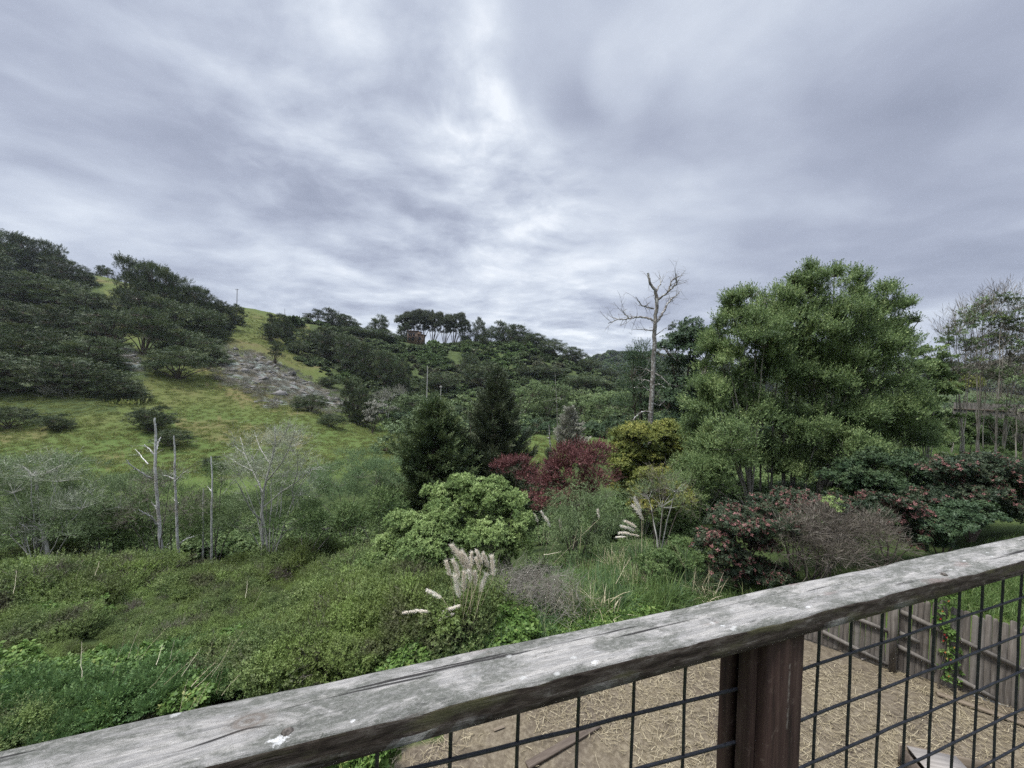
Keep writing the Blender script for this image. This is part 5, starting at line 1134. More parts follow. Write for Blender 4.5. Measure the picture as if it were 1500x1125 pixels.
def twig_heap(name, label, x, Y, cx, cy, rx, ry, n, seed, mat, r=.006, up=.3, L=.9, cat='brush', group=None):
    rng = np.random.default_rng(seed); s = Y / F; g = ground(x, Y); root = empty(name, g); tag(root, label, cat, group)
    mb = MB(); c = P(cx, cy, Y) - g; R = np.array([rx * s, .6 * rx * s, ry * s])
    for i in range(n):
        d = nrm(rng.normal(size=3)); p = c + R * d * rng.random() ** .4 * (.6 + .8 * vnoise(d * 1.7 + seed, seed))
        dr = nrm(np.array([rng.normal(), rng.normal() * .7, rng.normal() * .6 + up]))
        l = L * rng.uniform(.4, 1.2); q = curve(p - dr * l * .5, p + dr * l * .5, .16, 6, rng, jit=.02); tube(mb, q, np.linspace(r, r * .35, 6) * rng.uniform(.6, 1.3), 3)
        for _ in range(2):
            j = rng.integers(1, 5); e = q[j] + nrm(dr + rng.normal(size=3) * .8) * l * .4; tube(mb, curve(q[j], e, .15, 4, rng), np.linspace(r * .6, r * .2, 4), 3)
    for i in range(7):
        b = np.array([rng.normal() * .3 * rx * s, rng.normal() * .3, -.1]); e = c + R * nrm(rng.normal(size=3)) * .6; tube(mb, curve(b, e, .1, 7, rng), np.linspace(r * 4, r, 7), 5)
    mb.obj('twigs', B[mat], root, True)
twig_heap('dead_brush', 'tangle of bare grey brown twigs between the two red tipped shrubs', 1200, 10.8, 1205, 785, 88, 36, 620, 590, 'twig', .0075, .1, 1.1)
twig_heap('dead_brush', 'bare greyish twigs right behind the big pampas plumes', 780, 9.4, 785, 862, 74, 26, 460, 591, 'grey', .0045, .75, 1.05)
twig_heap('dead_brush', 'dry twiggy brush under the light green shrub', 655, 11.8, 655, 835, 70, 26, 260, 592, 'twig', .006, .3, .9)
# ================================================================== NEAR SCRUB
def dome_proto(nm, seed, mat, tm, R, hz, n, s, up=.7, low=-.05):
    rng = np.random.default_rng(seed)
    lobes = [(np.array([rng.uniform(-.5, .5) * R, rng.uniform(-.5, .5) * R, hz * rng.uniform(.2, .5)]), np.array([R * rng.uniform(.45, .8), R * rng.uniform(.45, .8), hz * rng.uniform(.4, .65)])) for _ in range(5)]
    Pn, A, Tt, SC = crown_points(lobes, rng, n_sub=9, dens=n, sub_r=.5, low=low, up=up, rnd=.35)
    V, Fq, tt = place(tm, Pn, A, s * rng.uniform(.7, 1.3, len(Pn)), rng, Tt, .14)
    return proto_obj(nm, V, Fq, M[mat], tt)
def scatter_z(p, rng, tilt=.12, sink=0.0):
    q = p.copy(); q[:, 2] -= sink
    return q, np.stack([rng.normal(size=len(p)) * tilt, rng.normal(size=len(p)) * tilt, rng.random(len(p)) * 6.283], -1)
SCRUB = [[(-400, 800), (60, 835), (240, 800), (430, 790), (540, 800), (620, 860), (700, 930), (640, 985), (480, 1010), (300, 1050), (0, 1120), (-200, 1220), (-700, 1300)]]
def near_scrub():
    rng = np.random.default_rng(21)
    pr = [dome_proto('coyote_brush', 600 + k, 'scrub', T_SHOOT, .62, .62, 820 if k < 4 else 1000, 1.0) for k in range(6)]
    pr += [dome_proto('dead_scrub', 606 + k, 'baretwig', T_BARE, .55, .5, 160, .62) for k in range(2)] + [dome_proto('leafy_scrub', 608 + k, 'scrub', T_ROS2, .6, .6, 420, .5) for k in range(2)]
    p = fan_points(1400, SCRUB, 4.2, 19, rng, .75)
    mound = fbm(p * np.array([1, 1, 0]) / 2.2, 2, 31)
    s = np.interp(mound, [.3, .7], [.5, 1.5]) * rng.uniform(.8, 1.2, len(p)) * np.interp(p[:, 1], [4, 9, 18], [.72, 1.0, 1.2])
    q, rot = scatter_z(p, rng, .15, .05); q[:, 2] += np.clip(mound - .5, 0, .3) * 1.5
    gn_scatter('coyote_brush', q, rot, s, rng.choice(10, len(p), p=[.13, .13, .13, .12, .12, .12, .05, .05, .075, .075]), pr)
    tb = tmpl_rosette(7, .075, .026, 12, (30, 95), .03)
    pv = [dome_proto('bramble', 620 + k, 'ivy', tb, .45, .40, 620, .9, .5) for k in range(4)]
    BR = [[(-100, 1000), (120, 990), (260, 1000), (420, 930), (520, 900), (600, 930), (640, 985), (470, 1020), (250, 1060), (0, 1120), (-200, 1180)], [(60, 905), (150, 900), (140, 930), (40, 930)], [(520, 960), (700, 915), (780, 905), (760, 950), (560, 1015)], [(430, 1090), (560, 1050), (560, 1130), (430, 1140)]]
    p = fan_points(330, BR, 3.8, 13, rng, .8); p = p[fbm(p * np.array([1, 1, 0]) * .9, 2, 37) > .42]
    q, rot = scatter_z(p, rng, .2, -.12)
    gn_scatter('bramble', q, rot, rng.uniform(.6, 1.25, len(p)) * np.interp(p[:, 1], [4, 8], [.85, 1.1]), rng.integers(0, 4, len(p)), pv)
    pf = [dome_proto('hemlock', 640 + k, 'fern', tmpl_twig(12, .17, .05, .011, 20 + k, 55, flat=.7), .42, .34, 700, 1.0, .3) for k in range(3)]
    FE = [[(0, 1030), (60, 1010), (160, 1030), (240, 1000), (420, 985), (300, 1040), (120, 1090), (0, 1120)], [(160, 1000), (330, 970), (330, 1010), (200, 1040)], [(600, 930), (660, 900), (690, 940), (620, 975)]]
    p = fan_points(90, FE, 3.8, 11, rng, .8); q, rot = scatter_z(p, rng, .2, -.22)
    gn_scatter('leafy_herbs', q, rot, rng.uniform(.7, 1.2, len(p)), rng.integers(0, 3, len(p)), pf)
    # dark understorey shrubs where the scrub meets the creek thicket and below the light green shrub
    pu = [dome_proto('understorey', 660 + k, 'thicket', T_ROS2, .8, .8, 260, .95) for k in range(4)]
    UN = [[(-100, 790), (0, 770), (230, 790), (560, 740), (640, 780), (560, 810), (430, 815), (200, 830), (0, 850), (-200, 860)], [(770, 760), (1000, 730), (1080, 740), (1010, 800), (900, 800), (800, 800)], [(1010, 700), (1400, 690), (1500, 690), (1500, 745), (1250, 790), (1030, 760)], [(440, 790), (560, 800), (640, 850), (560, 870), (470, 830)]]
    p = fan_points(430, UN, 10, 34, rng, .5); q, rot = scatter_z(p, rng, .15, .0)
    p2 = fan_points(110, [[(780, 790), (960, 780), (1030, 815), (1000, 850), (880, 850), (790, 880), (740, 880)]], 8.5, 16, rng, .6); p = np.concatenate([p, p2])
    q, rot = scatter_z(p, rng, .15, .0); sc_ = rng.uniform(.7, 1.6, len(p)) * np.interp(p[:, 1], [10, 30], [.8, 1.3]); sc_[-len(p2):] *= .45
    gn_scatter('understorey', q, rot, sc_, rng.integers(0, 4, len(p)), pu)
    # woods filling the valley floor on the far right and under the evergreens
    pw_ = [dome_proto('valley_wood', 680 + k, 'valley' if k % 2 else 'evergreen', T_ROS2, 3.2, 3.6, 16, 3.0) for k in range(4)]
    WD = [[(600, 600), (770, 630), (860, 632), (930, 640), (1000, 600), (1560, 560), (1560, 615), (1300, 640), (1000, 680), (840, 665), (845, 640), (700, 640), (600, 650)]]
    p = fan_points(520, WD, 58, 300, rng, .2); p = p[~((project(p)[:, 0] < 860) & (p[:, 1] < 78))]; q, rot = scatter_z(p, rng, .1, .3)
    gn_scatter('valley_woods', q, rot, rng.uniform(.7, 1.5, len(p)), rng.integers(0, 4, len(p)), pw_)
near_scrub()

# ------------------------------------------------------------------ grasses
def blade_tuft(nm, seed, n, L, w, spread, mat, droop=.5, segs=4):
    r = np.random.default_rng(seed); V = []; Fq = []; T = []; k0 = 0
    for i in range(n):
        az = r.random() * 6.283; l = L * r.uniform(.5, 1.15); b = np.array([r.normal(), r.normal(), 0]) * spread * .25
        lean = r.uniform(.1, .9); d = np.array([math.cos(az), math.sin(az), 0]); sd = np.array([-math.sin(az), math.cos(az), 0])
        t = np.linspace(0, 1, segs + 1)[:, None]
        q = b + d * l * (lean * .5 * t + droop * lean * t ** 2 * .6) + np.array([0, 0, 1]) * l * (t * (1 - .25 * lean) - droop * lean * t ** 2.2 * .75)
        ww = w * (1 - t ** 1.5 * .93) * r.uniform(.7, 1.2)
        v = np.stack([q - sd * ww, q + sd * ww], 1).reshape(-1, 3)
        V.append(v)
        for s in range(segs): Fq.append([k0 + 2 * s, k0 + 2 * s + 1, k0 + 2 * s + 3, k0 + 2 * s + 2]); T.append(0)
        tv = np.clip(r.beta(2, 3), 0, 1); T[-segs:] = [tv] * segs; k0 += 2 * (segs + 1)
    return np.concatenate(V), np.array(Fq), np.array(T)
def near_grass():
    rng = np.random.default_rng(41)
    pr = []
    for k in range(4):
        V, Fq, T = blade_tuft('g', 700 + k, 80, 1.0, .010, .6, 'grassblade', .8); pr.append(proto_obj('tall_grass', V, Fq, M[('grassblade', 'reed', 'grassblade', 'drystem')[k]], T))
    GR = [[(800, 890), (840, 840), (930, 820), (1010, 830), (1030, 870), (985, 893), (900, 908), (800, 922), (740, 930)], [(760, 930), (820, 870), (880, 850), (900, 900)]]
    p = fan_points(300, GR, 7.5, 16, rng, .6); q, rot = scatter_z(p, rng, .15, .02)
    gn_scatter('tall_grass', q, rot, rng.uniform(.45, 1.2, len(p)), rng.choice([0, 1, 2, 3], len(p), p=[.34, .3, .30, .06]), pr)
    tb = tmpl_rosette(7, .055, .020, 13, (35, 95), .03)
    pw_ = [dome_proto('weed', 720 + k, 'ivy', tb, .26, .16, 1100, .9, .5) for k in range(3)]
    WE = [[(700, 930), (760, 912), (830, 900), (900, 885), (985, 878), (960, 905), (860, 930), (740, 965), (640, 985)], [(480, 1100), (555, 1075), (545, 1125), (450, 1130)]]
    p = fan_points(330, WE, 5.5, 12, rng, .8); q, rot = scatter_z(p, rng, .2, .0)
    gn_scatter('weeds', q, rot, rng.uniform(.6, 1.3, len(p)), rng.integers(0, 3, len(p)), pw_)
    ps = []
    for k in range(3):
        V, Fq, T = blade_tuft('g', 740 + k, 90, .32, .005, .6, 'grassblade', .6); ps.append(proto_obj('short_grass', V, Fq, M['grassblade'], T))
    SG = [[(1370, 890), (1400, 840), (1500, 790), (1700, 760), (1800, 1000), (1520, 930), (1440, 905)], [(1350, 600), (1560, 600), (1560, 700), (1350, 690)], [(960, 900), (1000, 870), (1200, 860), (1100, 900)]]
    p = fan_points(1500, SG, 7, 34, rng, .4); q, rot = scatter_z(p, rng, .2, .0)
    gn_scatter('meadow_grass', q, rot, rng.uniform(.7, 1.5, len(p)), rng.integers(0, 3, len(p)), ps)
    # straw on the yard
    n = 38000
    XY = np.stack([rng.uniform(-2, 11, n * 4), rng.uniform(.5, 9.6, n * 4)], -1)
    ok = inpoly(XY[:, 0], XY[:, 1], YARD); XY = XY[ok]
    nz = fbm(xyz(XY[:, 0], XY[:, 1]) * .7, 3, 51) + np.interp(XY[:, 1], [4, 7.5, 9], [.12, .0, -.22]) + np.interp(XY[:, 0], [-1, 2, 4, 7], [-.12, .02, .10, .06]) - .04*(XY[:,0]>5.5)
    XY = XY[rng.random(len(XY)) < np.clip((nz - .36) * 4, .05, 1)][:n]; n = len(XY)
    Z = H(XY[:, 0], XY[:, 1]); az = rng.random(n) * 6.283; l = rng.gamma(2.2, .035, n) + .03; w = rng.uniform(.0016, .004, n)
    d = np.stack([np.cos(az), np.sin(az), rng.normal(size=n) * .18], -1); sd = np.stack([-np.sin(az), np.cos(az), rng.normal(size=n) * .3], -1)
    c = np.column_stack([XY, Z + .012 + rng.random(n) * .03])
    bend = np.stack([rng.normal(size=n), rng.normal(size=n), np.abs(rng.normal(size=n)) * .6], -1) * (l * .12)[:, None]
    a, b = c - d * (l / 2)[:, None], c + d * (l / 2)[:, None]; m = c + bend; sw = sd * w[:, None]
    V = np.stack([a - sw, a + sw, m - sw, m + sw, b - sw, b + sw], 1).reshape(-1, 3)
    i = np.arange(n)[:, None] * 6; Fq = np.concatenate([i + [[0, 1, 3, 2]], i + [[2, 3, 5, 4]]]); t = rng.beta(2, 2, n)
    o = mesh_obj('straw', V, Fq, M['straw'], None, np.concatenate([t, t])); tag(o, kind='stuff')
near_grass()
def grass_clump(name, label, x, Y, n, L, w, seed, mat, group=None, cat='grass clump'):
    g = ground(x, Y); root = empty(name, g); tag(root, label, cat, group)
    V, Fq, T = blade_tuft(name, seed, n, L, w, .7, mat, .85, 6); mesh_obj('leaves', V, Fq, M[mat], root, T); return root
def plume(parent, g, tip, basepx, root_px, Y, seed, fat=1.0, rootY=None):
    """one feathery plume on its stem; picture points fix the direction"""
    rng = np.random.default_rng(seed)
    dY = rng.normal() * .12
    a = P(*basepx, Y + dY) - g; b = P(*tip, Y + dY * 1.3) - g
    r0 = np.array([rng.normal() * .12, rng.normal() * .12, 0]) if root_px is None else P(*root_px, Y) - g
    L = np.linalg.norm(b - a); ax = (b - a) / L
    sag = np.array([rng.normal() * .5, 0, -1.0]) * L * .12
    n = int(620 * fat); t = rng.random(n) ** .85; prof = (t + .04) ** .45 * (1.02 - t) ** .85 * 1.75
    cpt = a + ax * (t * L)[:, None] + sag * (t ** 2)[:, None]
    rd = nrm(rng.normal(size=(n, 3))); R = L * .070 * fat ** .7 * prof
    base_ = cpt + rd * (R * .3)[:, None]; hair = nrm(ax * 1.0 + rd * .5 + np.array([0, 0, -.3])) * (L * (.09 + .20 * rng.random(n) ** 2.2))[:, None]
    tipv = base_ + hair + rd * (R * .5)[:, None]; sdv = nrm(np.cross(hair, rng.normal(size=(n, 3))))
    Q = leaf_quads(base_, tipv, sdv, .0030)
    pl_ = mesh_obj('plume', Q.reshape(-1, 3), np.arange(n * 4).reshape(-1, 4), M['plume'], parent, np.clip(.35 + .5 * rng.random(n) + rng.normal() * .1, 0, 1))
    mb = MB(); q = curve(r0, a, .05, 8, rng, mid=(0, 0, L * .2)); tube(mb, np.concatenate([q, [a + ax * L * .3]]), np.linspace(.0075, .004, 9), 5); mb.obj('stem', M['drystem'], pl_, True)
def pampas():
    Y = 8.2; g = ground(690, Y)
    root = grass_clump('pampas_grass', 'big pampas grass clump with many cream plumes in front of the light green shrub', 690, Y, 330, 1.25, .007, 801, 'reed', 'pampas grass clumps')
    for k, (tx, ty, bx, by, f) in enumerate([(664, 796, 681, 826, 1.35), (679, 806, 690, 834, 1.2), (688, 807, 693, 829, .9), (677, 821, 695, 843, 1.1), (699, 805, 707, 827, 1.0), (696, 816, 704, 836, 1.0), (708, 808, 716, 831, 1.0), (721, 812, 723, 845, 1.1), (711, 839, 703, 868, .9), (653, 820, 660, 845, .9), (665, 818, 673, 847, 1.15), (668, 840, 673, 876, 1.0), (679, 835, 679, 868, 1.1), (696, 835, 697, 860, 1.0), (688, 834, 689, 853, .9),
            (627, 862, 648, 876, .9), (592, 895, 612, 895, .9), (612, 892, 630, 896, .9), (652, 892, 676, 886, 1.2), (645, 904, 668, 897, 1.2)]):
        plume(root, g, (tx, ty), (bx, by), None, Y - .1, 810 + k, f)
    Y = 12.2; g = ground(950, Y)
    root = grass_clump('pampas_grass', 'pampas grass clump with leaning plumes beside the young pale stemmed tree', 945, Y, 260, 1.4, .008, 802, 'reed', 'pampas grass clumps')
    for k, (tx, ty, bx, by, f) in enumerate([(934, 727, 945, 750, 1.0), (922, 761, 938, 772, 1.1), (917, 768, 936, 777, 1.1), (911, 778, 929, 781, 1.0), (908, 785, 922, 786, .9), (929, 781, 942, 785, .9), (935, 738, 948, 762, .8)]):
        plume(root, g, (tx, ty), (bx, by), None, Y, 840 + k, f)
    Y = 13.0; g = ground(795, Y)
    root = grass_clump('pampas_grass', 'faded pampas grass tuft behind the bare twigs left of the weeping shrub', 795, Y, 160, 1.1, .008, 803, 'reed', 'pampas grass clumps')
    for k, (tx, ty, bx, by, f) in enumerate([(784, 752, 788, 766, .8), (793, 748, 799, 762, .7), (800, 756, 806, 772, .8), (820, 760, 822, 778, .7), (875, 745, 878, 760, .6)]):
        plume(root, g, (tx, ty), (bx, by), None, Y, 860 + k, f)
    for k, (x, Y, n, L, mat, lab) in enumerate([(1020, 10.8, 260, 1.5, 'reed', 'arching green grass clump left of the dark red tipped shrub'), (860, 9.6, 260, 1.15, 'grassblade', 'bright green arching grass clump in the middle of the tall grass'), (905, 10.3, 200, 1.2, 'reed', 'tall grass clump with dry stalks left of the young tree'), (730, 8.0, 200, .9, 'reed', 'dark arching grass clump right of the big pampas'), (800, 8.6, 180, .9, 'reed', 'dark grass clump in front of the bare twigs'), (655, 8.0, 120, .8, 'fern', 'bluish grass tuft at the left foot of the big pampas'), (860, 12.5, 140, 1.0, 'straw', 'dry tawny grass clump at the foot of the weeping shrub')]):
        grass_clump('grass_clump', lab, x, Y, n, L, .0075, 880 + k, mat, 'arching grass clumps')
pampas()
def stems(name, label, cx, cy, Y, spec, seed, r=.005):
    rng = np.random.default_rng(seed); g = ground(cx, Y, cy); root = empty(name, g); tag(root, label, 'stems', 'dry stems in the scrub'); mb = MB()
    for (x0, y0, x1, y1) in spec:
        a = P(x0, y0, Y + rng.normal() * .15) - g; b = P(x1, y1, Y + rng.normal() * .15) - g
        a = a - (b - a) * .15
        q = curve(a, b, .03, 7, rng, jit=.006); tube(mb, q, np.linspace(r, r * .45, 7), 4, rng.random())
        for _ in range(2):
            j = rng.integers(3, 6); e = q[j] + nrm(b - a + rng.normal(size=3) * .25 * np.linalg.norm(b - a)) * np.linalg.norm(b - a) * .2; tube(mb, [q[j], e], [r * .4, r * .2], 3, .6)
    mb.obj('stalks', M['drystem'], root, True)
stems('dry_stems', 'bundle of pale dry stems leaning right in the scrub', 300, 980, 5.7, [(286, 999, 318, 968), (290, 1003, 322, 972), (284, 1002, 310, 975), (318, 995, 331, 955), (313, 985, 340, 935), (282, 1032, 296, 1005), (290, 1030, 305, 1000), (265, 1035, 275, 995), (318, 1010, 325, 975), (328, 1015, 352, 988), (270, 985, 295, 948)], 901, .0045)
stems('dry_stems', 'loose upright dry stems in the scrub left of the pale bundle', 200, 950, 6.1, [(168, 978, 186, 914), (190, 958, 208, 912), (210, 960, 247, 917), (230, 970, 238, 945), (250, 962, 256, 938), (226, 1000, 266, 950), (120, 985, 120, 940), (202, 960, 204, 938), (246, 998, 286, 962), (340, 950, 356, 925), (304, 960, 316, 930)], 902, .0042)
stems('dry_stems', 'few thin dry stems standing at the far edge of the scrub', 90, 850, 10.5, [(112, 845, 122, 818), (60, 850, 66, 828), (140, 840, 146, 822), (20, 865, 24, 836), (360, 872, 362, 850), (372, 890, 385, 862)], 903, .0035)
stems('dry_stems', 'dry stalks standing in the tall grass right of the pampas', 900, 850, 9.5, [(905, 850, 924, 816), (868, 880, 873, 835), (985, 800, 1003, 832), (800, 812, 822, 808), (990, 802, 1000, 825), (840, 800, 846, 775), (850, 800, 852, 770)], 904, .005)

# ================================================================== YARD FENCE AND LOOSE THINGS
def yhit(x, y): 
    r = ray(x, y); t = -6.0 / r[2]; return r[:2] * t
FA, FB = yhit(1187, 940), yhit(1500, 1049)
FD = (FB - FA) / np.linalg.norm(FB - FA); FN = np.array([-FD[1], FD[0]])
if FN @ FA < 0: FN = -FN
def fence_pt(x, y, off=0.0):
    r = ray(x, y); A0 = FA + FN * off; t = (A0 @ FN) / (r[:2] @ FN); q = r[:2] * t
    return float((q - A0) @ FD), 6.0 + r[2] * t
def build_fence():
    rng = np.random.default_rng(61)
    root = empty('picket_fence', (FA[0], FA[1], 0), math.atan2(FD[1], FD[0])); tag(root, 'old weathered picket fence behind the wire grid at the yard edge', 'fence')
    m, T, out = new_mat('old_fence_wood'); ob = T.n('ShaderNodeTexCoord').outputs['Object']; at = T.n('ShaderNodeAttribute', attribute_name='tint')
    nz = T.noise(T.mapping(ob, scale=(28, 28, 2.2)), 1, 6, .7, .3); n2 = T.noise(T.mapping(ob, scale=(3, 3, 5)), 1, 5, .7)
    c = T.ramp(nz, [(.3, (.035, .029, .025)), (.5, (.090, .077, .065)), (.68, (.165, .148, .13))])
    c = T.mix(T.math('MULTIPLY', at.outputs['Fac'], .7), c, (.17, .158, .142)); c = T.mix(T.ramp(n2, [(.54, 0.), (.68, .6)]), c, (.055, .048, .036))
    principled(T, out, c, .9, T.bump(nz, .5, .004), .15)
    sg = 1.0 if (np.array([FD[1], -FD[0]]) @ FN) < 0 else -1.0     # local +y of the empty is (-FD.y, FD.x)
    yb = 1.0 if (np.array([-FD[1], FD[0]]) @ FN) > 0 else -1.0
    mb = MB(); x = -.3; L = np.linalg.norm(FB - FA) + 2.6
    while x < L:
        w = rng.uniform(.072, .1); h = float(np.interp(x, [0, .8, 2], [1.15, 1.45, 1.66])) + rng.normal() * .035 + .05 * math.sin(x * 1.3); t = rng.normal() * .012
        c0 = np.array([x + w / 2, yb * (.02 + abs(rng.normal()) * .006), 0])
        v = []
        for z, ww in ((.02 + rng.random() * .04, 1), (h - rng.uniform(.0, .05), 1.0), (h + .015, .55)):
            for sx_ in (-1, 1):
                for sy_ in (-1, 1): v.append(c0 + [sx_ * w / 2 * ww + t * z, sy_ * .009, z])
        f = []
        for k in (0, 4): f += [[k, k + 4, k + 6, k + 2], [k + 1, k + 3, k + 7, k + 5], [k, k + 1, k + 5, k + 4], [k + 2, k + 6, k + 7, k + 3]]
        f += [[8, 9, 11, 10]]
        mb.add(v, f, float(np.clip(rng.beta(1.5, 2.5), 0, 1))); x += w + rng.uniform(.001, .006)
    mb.obj('picket_panel', m, root)
    for (xa, ya, xb, yb_) in ((1319, 896, 1497, 981), (1205, 926, 1300, 975), (1250, 905, 1300, 925), (1313, 946, 1370, 976), (1400, 993, 1460, 1026), (1318, 928, 1346, 942), (1497, 981, 1600, 1030)):
        a, za = fence_pt(xa, ya, -.05); b, zb_ = fence_pt(xb, yb_, -.05)
        q = MB(); d = np.array([b - a, 0, zb_ - za]); l = np.linalg.norm(d); d /= l; n_ = np.array([-d[2], 0, d[0]])
        q.box([(a + b) / 2, -yb * .022, (za + zb_) / 2], [l, .04, .085], np.array([d, [0, 1, 0], n_]), .75); q.obj('fence_rail', m, root)
    for xp, w in ((1307, .10), (1560, .1)):
        a, _ = fence_pt(xp, 975, -.07); q = MB(); q.box([a, -yb * .075, .85], [w, .062, 1.75], None, .35); q.obj('fence_post', m, root)
build_fence()
def flat_board(name, label, p0, p1, w, t, mat, cat='board', z=.02, roll=0.0, group=None):
    a, b = yhit(*p0), yhit(*p1); d = b - a; L = np.linalg.norm(d); c = (a + b) / 2
    o = MB(); o.box([0, 0, t / 2], [L, w, t], None, .5); ob = o.obj(name, mat, None, False, (c[0], c[1], z + float(H(*c))), True)
    ob.rotation_euler = (roll, 0, math.atan2(d[1], d[0])); bv = ob.modifiers.new('bevel', 'BEVEL'); bv.width = .004; tag(ob, label, cat, group); return ob
def plank_mat(name, c1, c2):
    m, T, out = new_mat(name); ob = T.n('ShaderNodeTexCoord').outputs['Object']; nz = T.noise(T.mapping(ob, scale=(3, 50, 50)), 1, 6, .7, .2)
    principled(T, out, T.ramp(nz, [(.35, c1), (.65, c2)]), .85, T.bump(nz, .4, .003), .2); return m
PB = plank_mat('brown_plank', (.05, .038, .03), (.115, .092, .073)); PT = plank_mat('tan_plank', (.095, .074, .052), (.19, .155, .115)); PG = plank_mat('grey_board', (.17, .17, .165), (.30, .30, .29)); PP = plank_mat('pale_plywood', (.17, .155, .14), (.29, .265, .24))
flat_board('board', 'brown board lying on bare soil seen under the left grid panel', (772, 1125), (878, 1064), .12, .035, PB, group='boards lying in the yard')
flat_board('board', 'long tan board lying on the ground in front of the picket fence', (1372, 1019), (1530, 1075), .11, .04, PT, group='boards lying in the yard')
flat_board('stick', 'short white stick lying near the far fence corner', (1262, 967), (1284, 962), .022, .02, PP, 'stick')
flat_board('stick', 'thin pale lath on the soil beside the fence corner', (1206, 938), (1232, 955), .022, .02, PT, 'stick')
flat_board('stick', 'white lath lying beside the grey slab at the fence', (1468, 1034), (1520, 1052), .03, .02, PP, 'stick')
flat_board('husk', 'pale dry husk on the bare soil under the railing', (723, 1071), (739, 1065), .05, .012, PT, 'husk')
def slab():
    a = yhit(1452, 1036); o = MB(); o.box([0, 0, .0], [.62, .36, .025], None, .5); ob = o.obj('slab', PG, None, False, (a[0] + .22, a[1] + .10, .15), True)
    ob.rotation_euler = (rad(38), rad(4), math.atan2(FD[1], FD[0])); tag(ob, 'flat grey slab leaning against the foot of the picket fence', 'slab')
slab()
def wooden_box():
    c = yhit(1408, 1172); root = empty('wooden_box', (c[0], c[1], 0), rad(-14)); tag(root, 'open wooden box with pale plywood top at the bottom right corner', 'box')
    h = .38; mb = MB(); mb.box([-.16, .0, h], [.62, .62, .02]); mb.obj('lid', PP, root)
    for nm, cc, dd in (('side_board', [0, .335, h / 2], [1.1, .03, h]), ('side_board', [0, -.335, h / 2], [1.1, .03, h]), ('end_board', [-.53, 0, h / 2 - .01], [.03, .635, h - .02]), ('end_board', [.53, 0, h / 2], [.03, .635, h]), ('floor_board', [0, 0, .04], [1.02, .62, .02])):
        q = MB(); q.box(cc, dd); q.obj(nm, PB if nm != 'side_board' else PT, root)
wooden_box()
def vine():
    Y = FA[1]; g2 = yhit(1392, 1004); Yv = g2[1] - .12
    root = px_plant('flowering_vine', 'green vine with red and orange flowers climbing the picket fence', 'vine', 1392, Yv, [(1388, 875, 16, 16), (1386, 905, 10, 18), (1391, 935, 10, 20), (1393, 962, 12, 18), (1395, 988, 15, 16), (1400, 868, 16, 12)], tmpl_rosette(7, .075, .022, 14, (30, 95), .04), 'ivy', 'twig', 910, size=.85, dens=900, n_sub=8, r0=.008, deep=.5)
    fm = {}
    for nm, c in (('red', (.30, .03, .025)), ('orange', (.42, .15, .05)), ('yellow', (.40, .28, .07))):
        m, T, out = new_mat(nm + '_petals'); principled(T, out, T.mix(T.noise(None, 30, 2), c, tuple(v * .7 for v in c)), .6); fm[nm] = m
    rng = np.random.default_rng(5); g = ground(1392, Yv)
    for x, y, nm in ((1383, 929, 'red'), (1386, 933, 'red'), (1377, 906, 'red'), (1386, 964, 'yellow'), (1392, 966, 'orange'), (1384, 955, 'orange'), (1389, 990, 'orange'), (1381, 938, 'red'), (1389, 880, 'orange'), (1397, 948, 'yellow'), (1380, 895, 'orange')):
        c = P(x, y, Yv - .16) - g; Q = []
        for i in range(6):
            az = i * PI / 3 + rng.random(); d = np.array([math.cos(az), -.5, math.sin(az)]); s_ = nrm(np.cross(d, [0, -1, .2])); Q.append(leaf_quads(c[None], (c + nrm(d) * .024)[None], s_[None], .012)[0])
        mesh_obj('flower', np.array(Q).reshape(-1, 3), np.arange(24).reshape(-1, 4), fm[nm], root)
vine()
# far plank fence and houses on the right horizon
def far_fence():
    Y = 34.0; a = P(1396, 606, Y); b = P(1580, 612, Y - 3); z0 = float(H(a[0], a[1])); top = zpx(1430, 590, Y)
    d = (b - a)[:2]; L = np.linalg.norm(d); root = empty('plank_fence', (a[0], a[1], z0), math.atan2(d[1], d[0])); tag(root, 'distant grey plank fence behind the sparse trees at the right edge', 'fence')
    mb = MB(); rng = np.random.default_rng(8); x = 0; h = top - z0
    while x < L: w = .28; mb.box([x + w / 2, rng.normal() * .01, h / 2 - .2], [w, .03, h + .4 + rng.normal() * .03], None, rng.random()); x += w + .03
    mb.obj('plank_panel', plank_mat('far_fence_wood', (.045, .042, .037), (.095, .088, .078)), root)
    mb = MB(); mb.box([L / 2, -.06, h * .85], [L, .06, .12]); mb.obj('fence_rail', PB, root)
far_fence()
def far_house(x, Y, y, w, h, label, seed):
    p = P(x, y, Y); root = empty('distant_house', (p[0], p[1], p[2]), rad(seed * 17)); tag(root, label, 'house', 'houses on the far ridge')
    wl = simple_mat('white_wall', (.62, .62, .60)); rf = simple_mat('grey_roof', (.16, .17, .19)); gm = simple_mat('dark_window', (.05, .055, .06), .2)
    mb = MB(); mb.box([0, 0, h / 2 - 2], [w, w * .6, h + 4]); mb.obj('wall', wl, root)
    mb = MB(); e = w * .55; k = w * .36; mb.add([[-e, -k, h], [e, -k, h], [e, 0, h * 1.5], [-e, 0, h * 1.5], [-e, k, h], [e, k, h]], [[0, 1, 2, 3], [3, 2, 5, 4]]); mb.obj('roof', rf, root)
    for q in (-.3, 0, .3):
        mb = MB(); mb.box([q * w, -w * .3 - .05, h * .5], [w * .14, .1, h * .4]); mb.obj('window', gm, root)
far_house(1424, 420, 541, 11, 4.5, 'left one of the pale houses far off between the sparse trees', 1)
far_house(1437, 440, 540, 9, 4, 'right one of the pale houses far off between the sparse trees', 2)

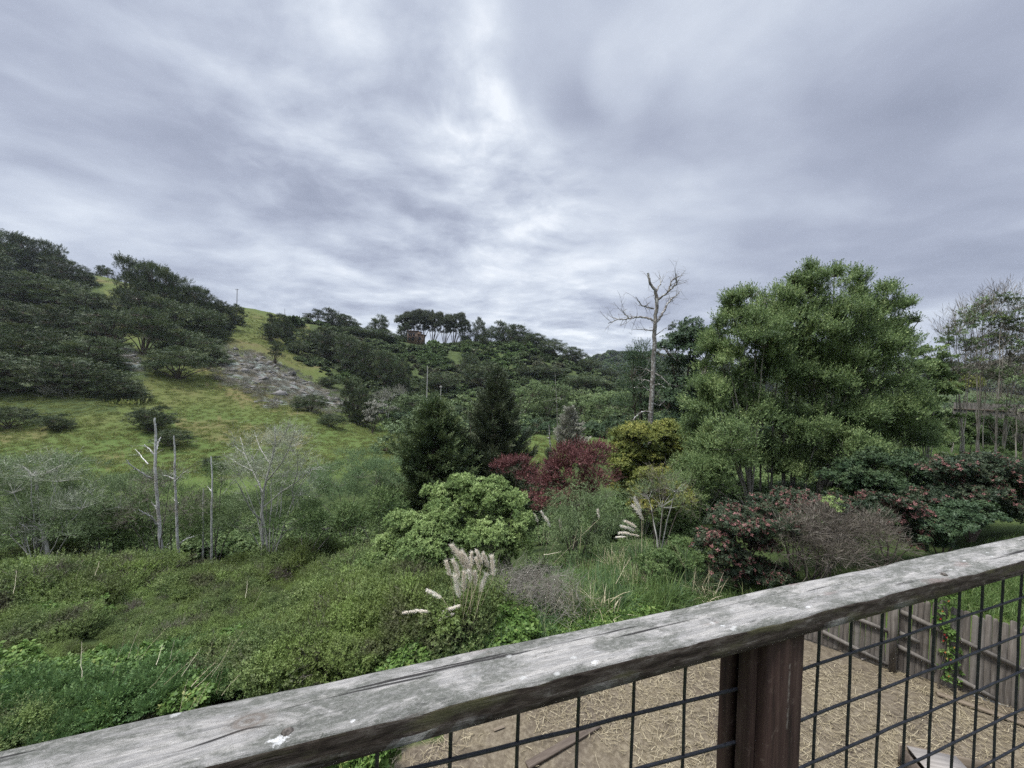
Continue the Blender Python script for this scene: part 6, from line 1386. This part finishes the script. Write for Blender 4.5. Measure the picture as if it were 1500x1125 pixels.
# rubble and brush on the bare rock slope
def scree():
    rng = np.random.default_rng(71)
    pr = []
    for k in range(4):
        r = np.random.default_rng(950 + k); th = np.linspace(0, 2 * PI, 7, endpoint=False); V = []
        for ph in np.linspace(-.6, PI / 2 - .1, 4): V.append(np.stack([np.cos(th) * math.cos(ph), np.sin(th) * math.cos(ph), np.full(7, .7 * math.sin(ph))], -1))
        V = np.concatenate(V) * (1 + .28 * r.normal(size=(28, 1))) * [1.2, .9, .8]; i = np.arange(3)[:, None] * 7; j = np.arange(7)[None]
        Fq = np.stack([i + j, i + (j + 1) % 7, i + 7 + (j + 1) % 7, i + 7 + j], -1).reshape(-1, 4); Fq = np.concatenate([Fq, [[21, 22, 23, 24], [21, 24, 25, 26]]])
        pr.append(proto_obj('rock', V, Fq, ROCKM, np.full(len(Fq), .5)))
    p = fan_points(480, ROCKS[:3], 55, 125, rng, .5); p = p[fbm(p * np.array([1, 1, 0]) / 4, 3, 8) > .42]
    rot = np.stack([rng.normal(size=len(p)) * .4, rng.normal(size=len(p)) * .4, rng.random(len(p)) * 6.3], -1)
    gn_scatter('rubble', p, rot, rng.gamma(2.0, .16, len(p)) + .1, rng.integers(0, 4, len(p)), pr)
    pb = [scrub_proto('rock_brush', 960 + k, .9, 160, 'greybrush' if k else 'rockbrush', T_FINE, .6, 1.6) for k in range(3)]
    p = fan_points(800, ROCKS + [[(300, 520), (345, 505), (400, 525), (480, 565), (540, 605), (480, 612), (360, 580), (310, 560)]], 55, 125, rng, .5)
    rot = np.stack([rng.normal(size=len(p)) * .1, rng.normal(size=len(p)) * .1, rng.random(len(p)) * 6.3], -1)
    gn_scatter('rock_brush', p, rot, rng.uniform(.4, 1.1, len(p)), rng.integers(0, 3, len(p)), pb)
ROCKM = simple_mat('grey_rock', (.21, .205, .195), .9, 3.0, (.085, .078, .07))
M['rockbrush'] = leaf_mat('brown_rock_brush', [(0, (.055, .048, .032)), (.5, (.09, .08, .052)), (1, (.15, .135, .09))], trans=.1, var=.3)
scree()
# the damp coastal air of the valley
def haze():
    mb = MB(); mb.box([0, 560, 47], [2600, 1300, 136]); m, T, out = new_mat('valley_air')
    v = T.n('ShaderNodeVolumePrincipled'); v.inputs['Color'].default_value = (.80, .87, 1.0, 1); v.inputs['Density'].default_value = HAZE; v.inputs['Anisotropy'].default_value = .2
    T.l(v.outputs[0], out.inputs['Volume']); o = mb.obj('haze', m, tint=False); tag(o, kind='stuff')
HAZE = .00009
haze()
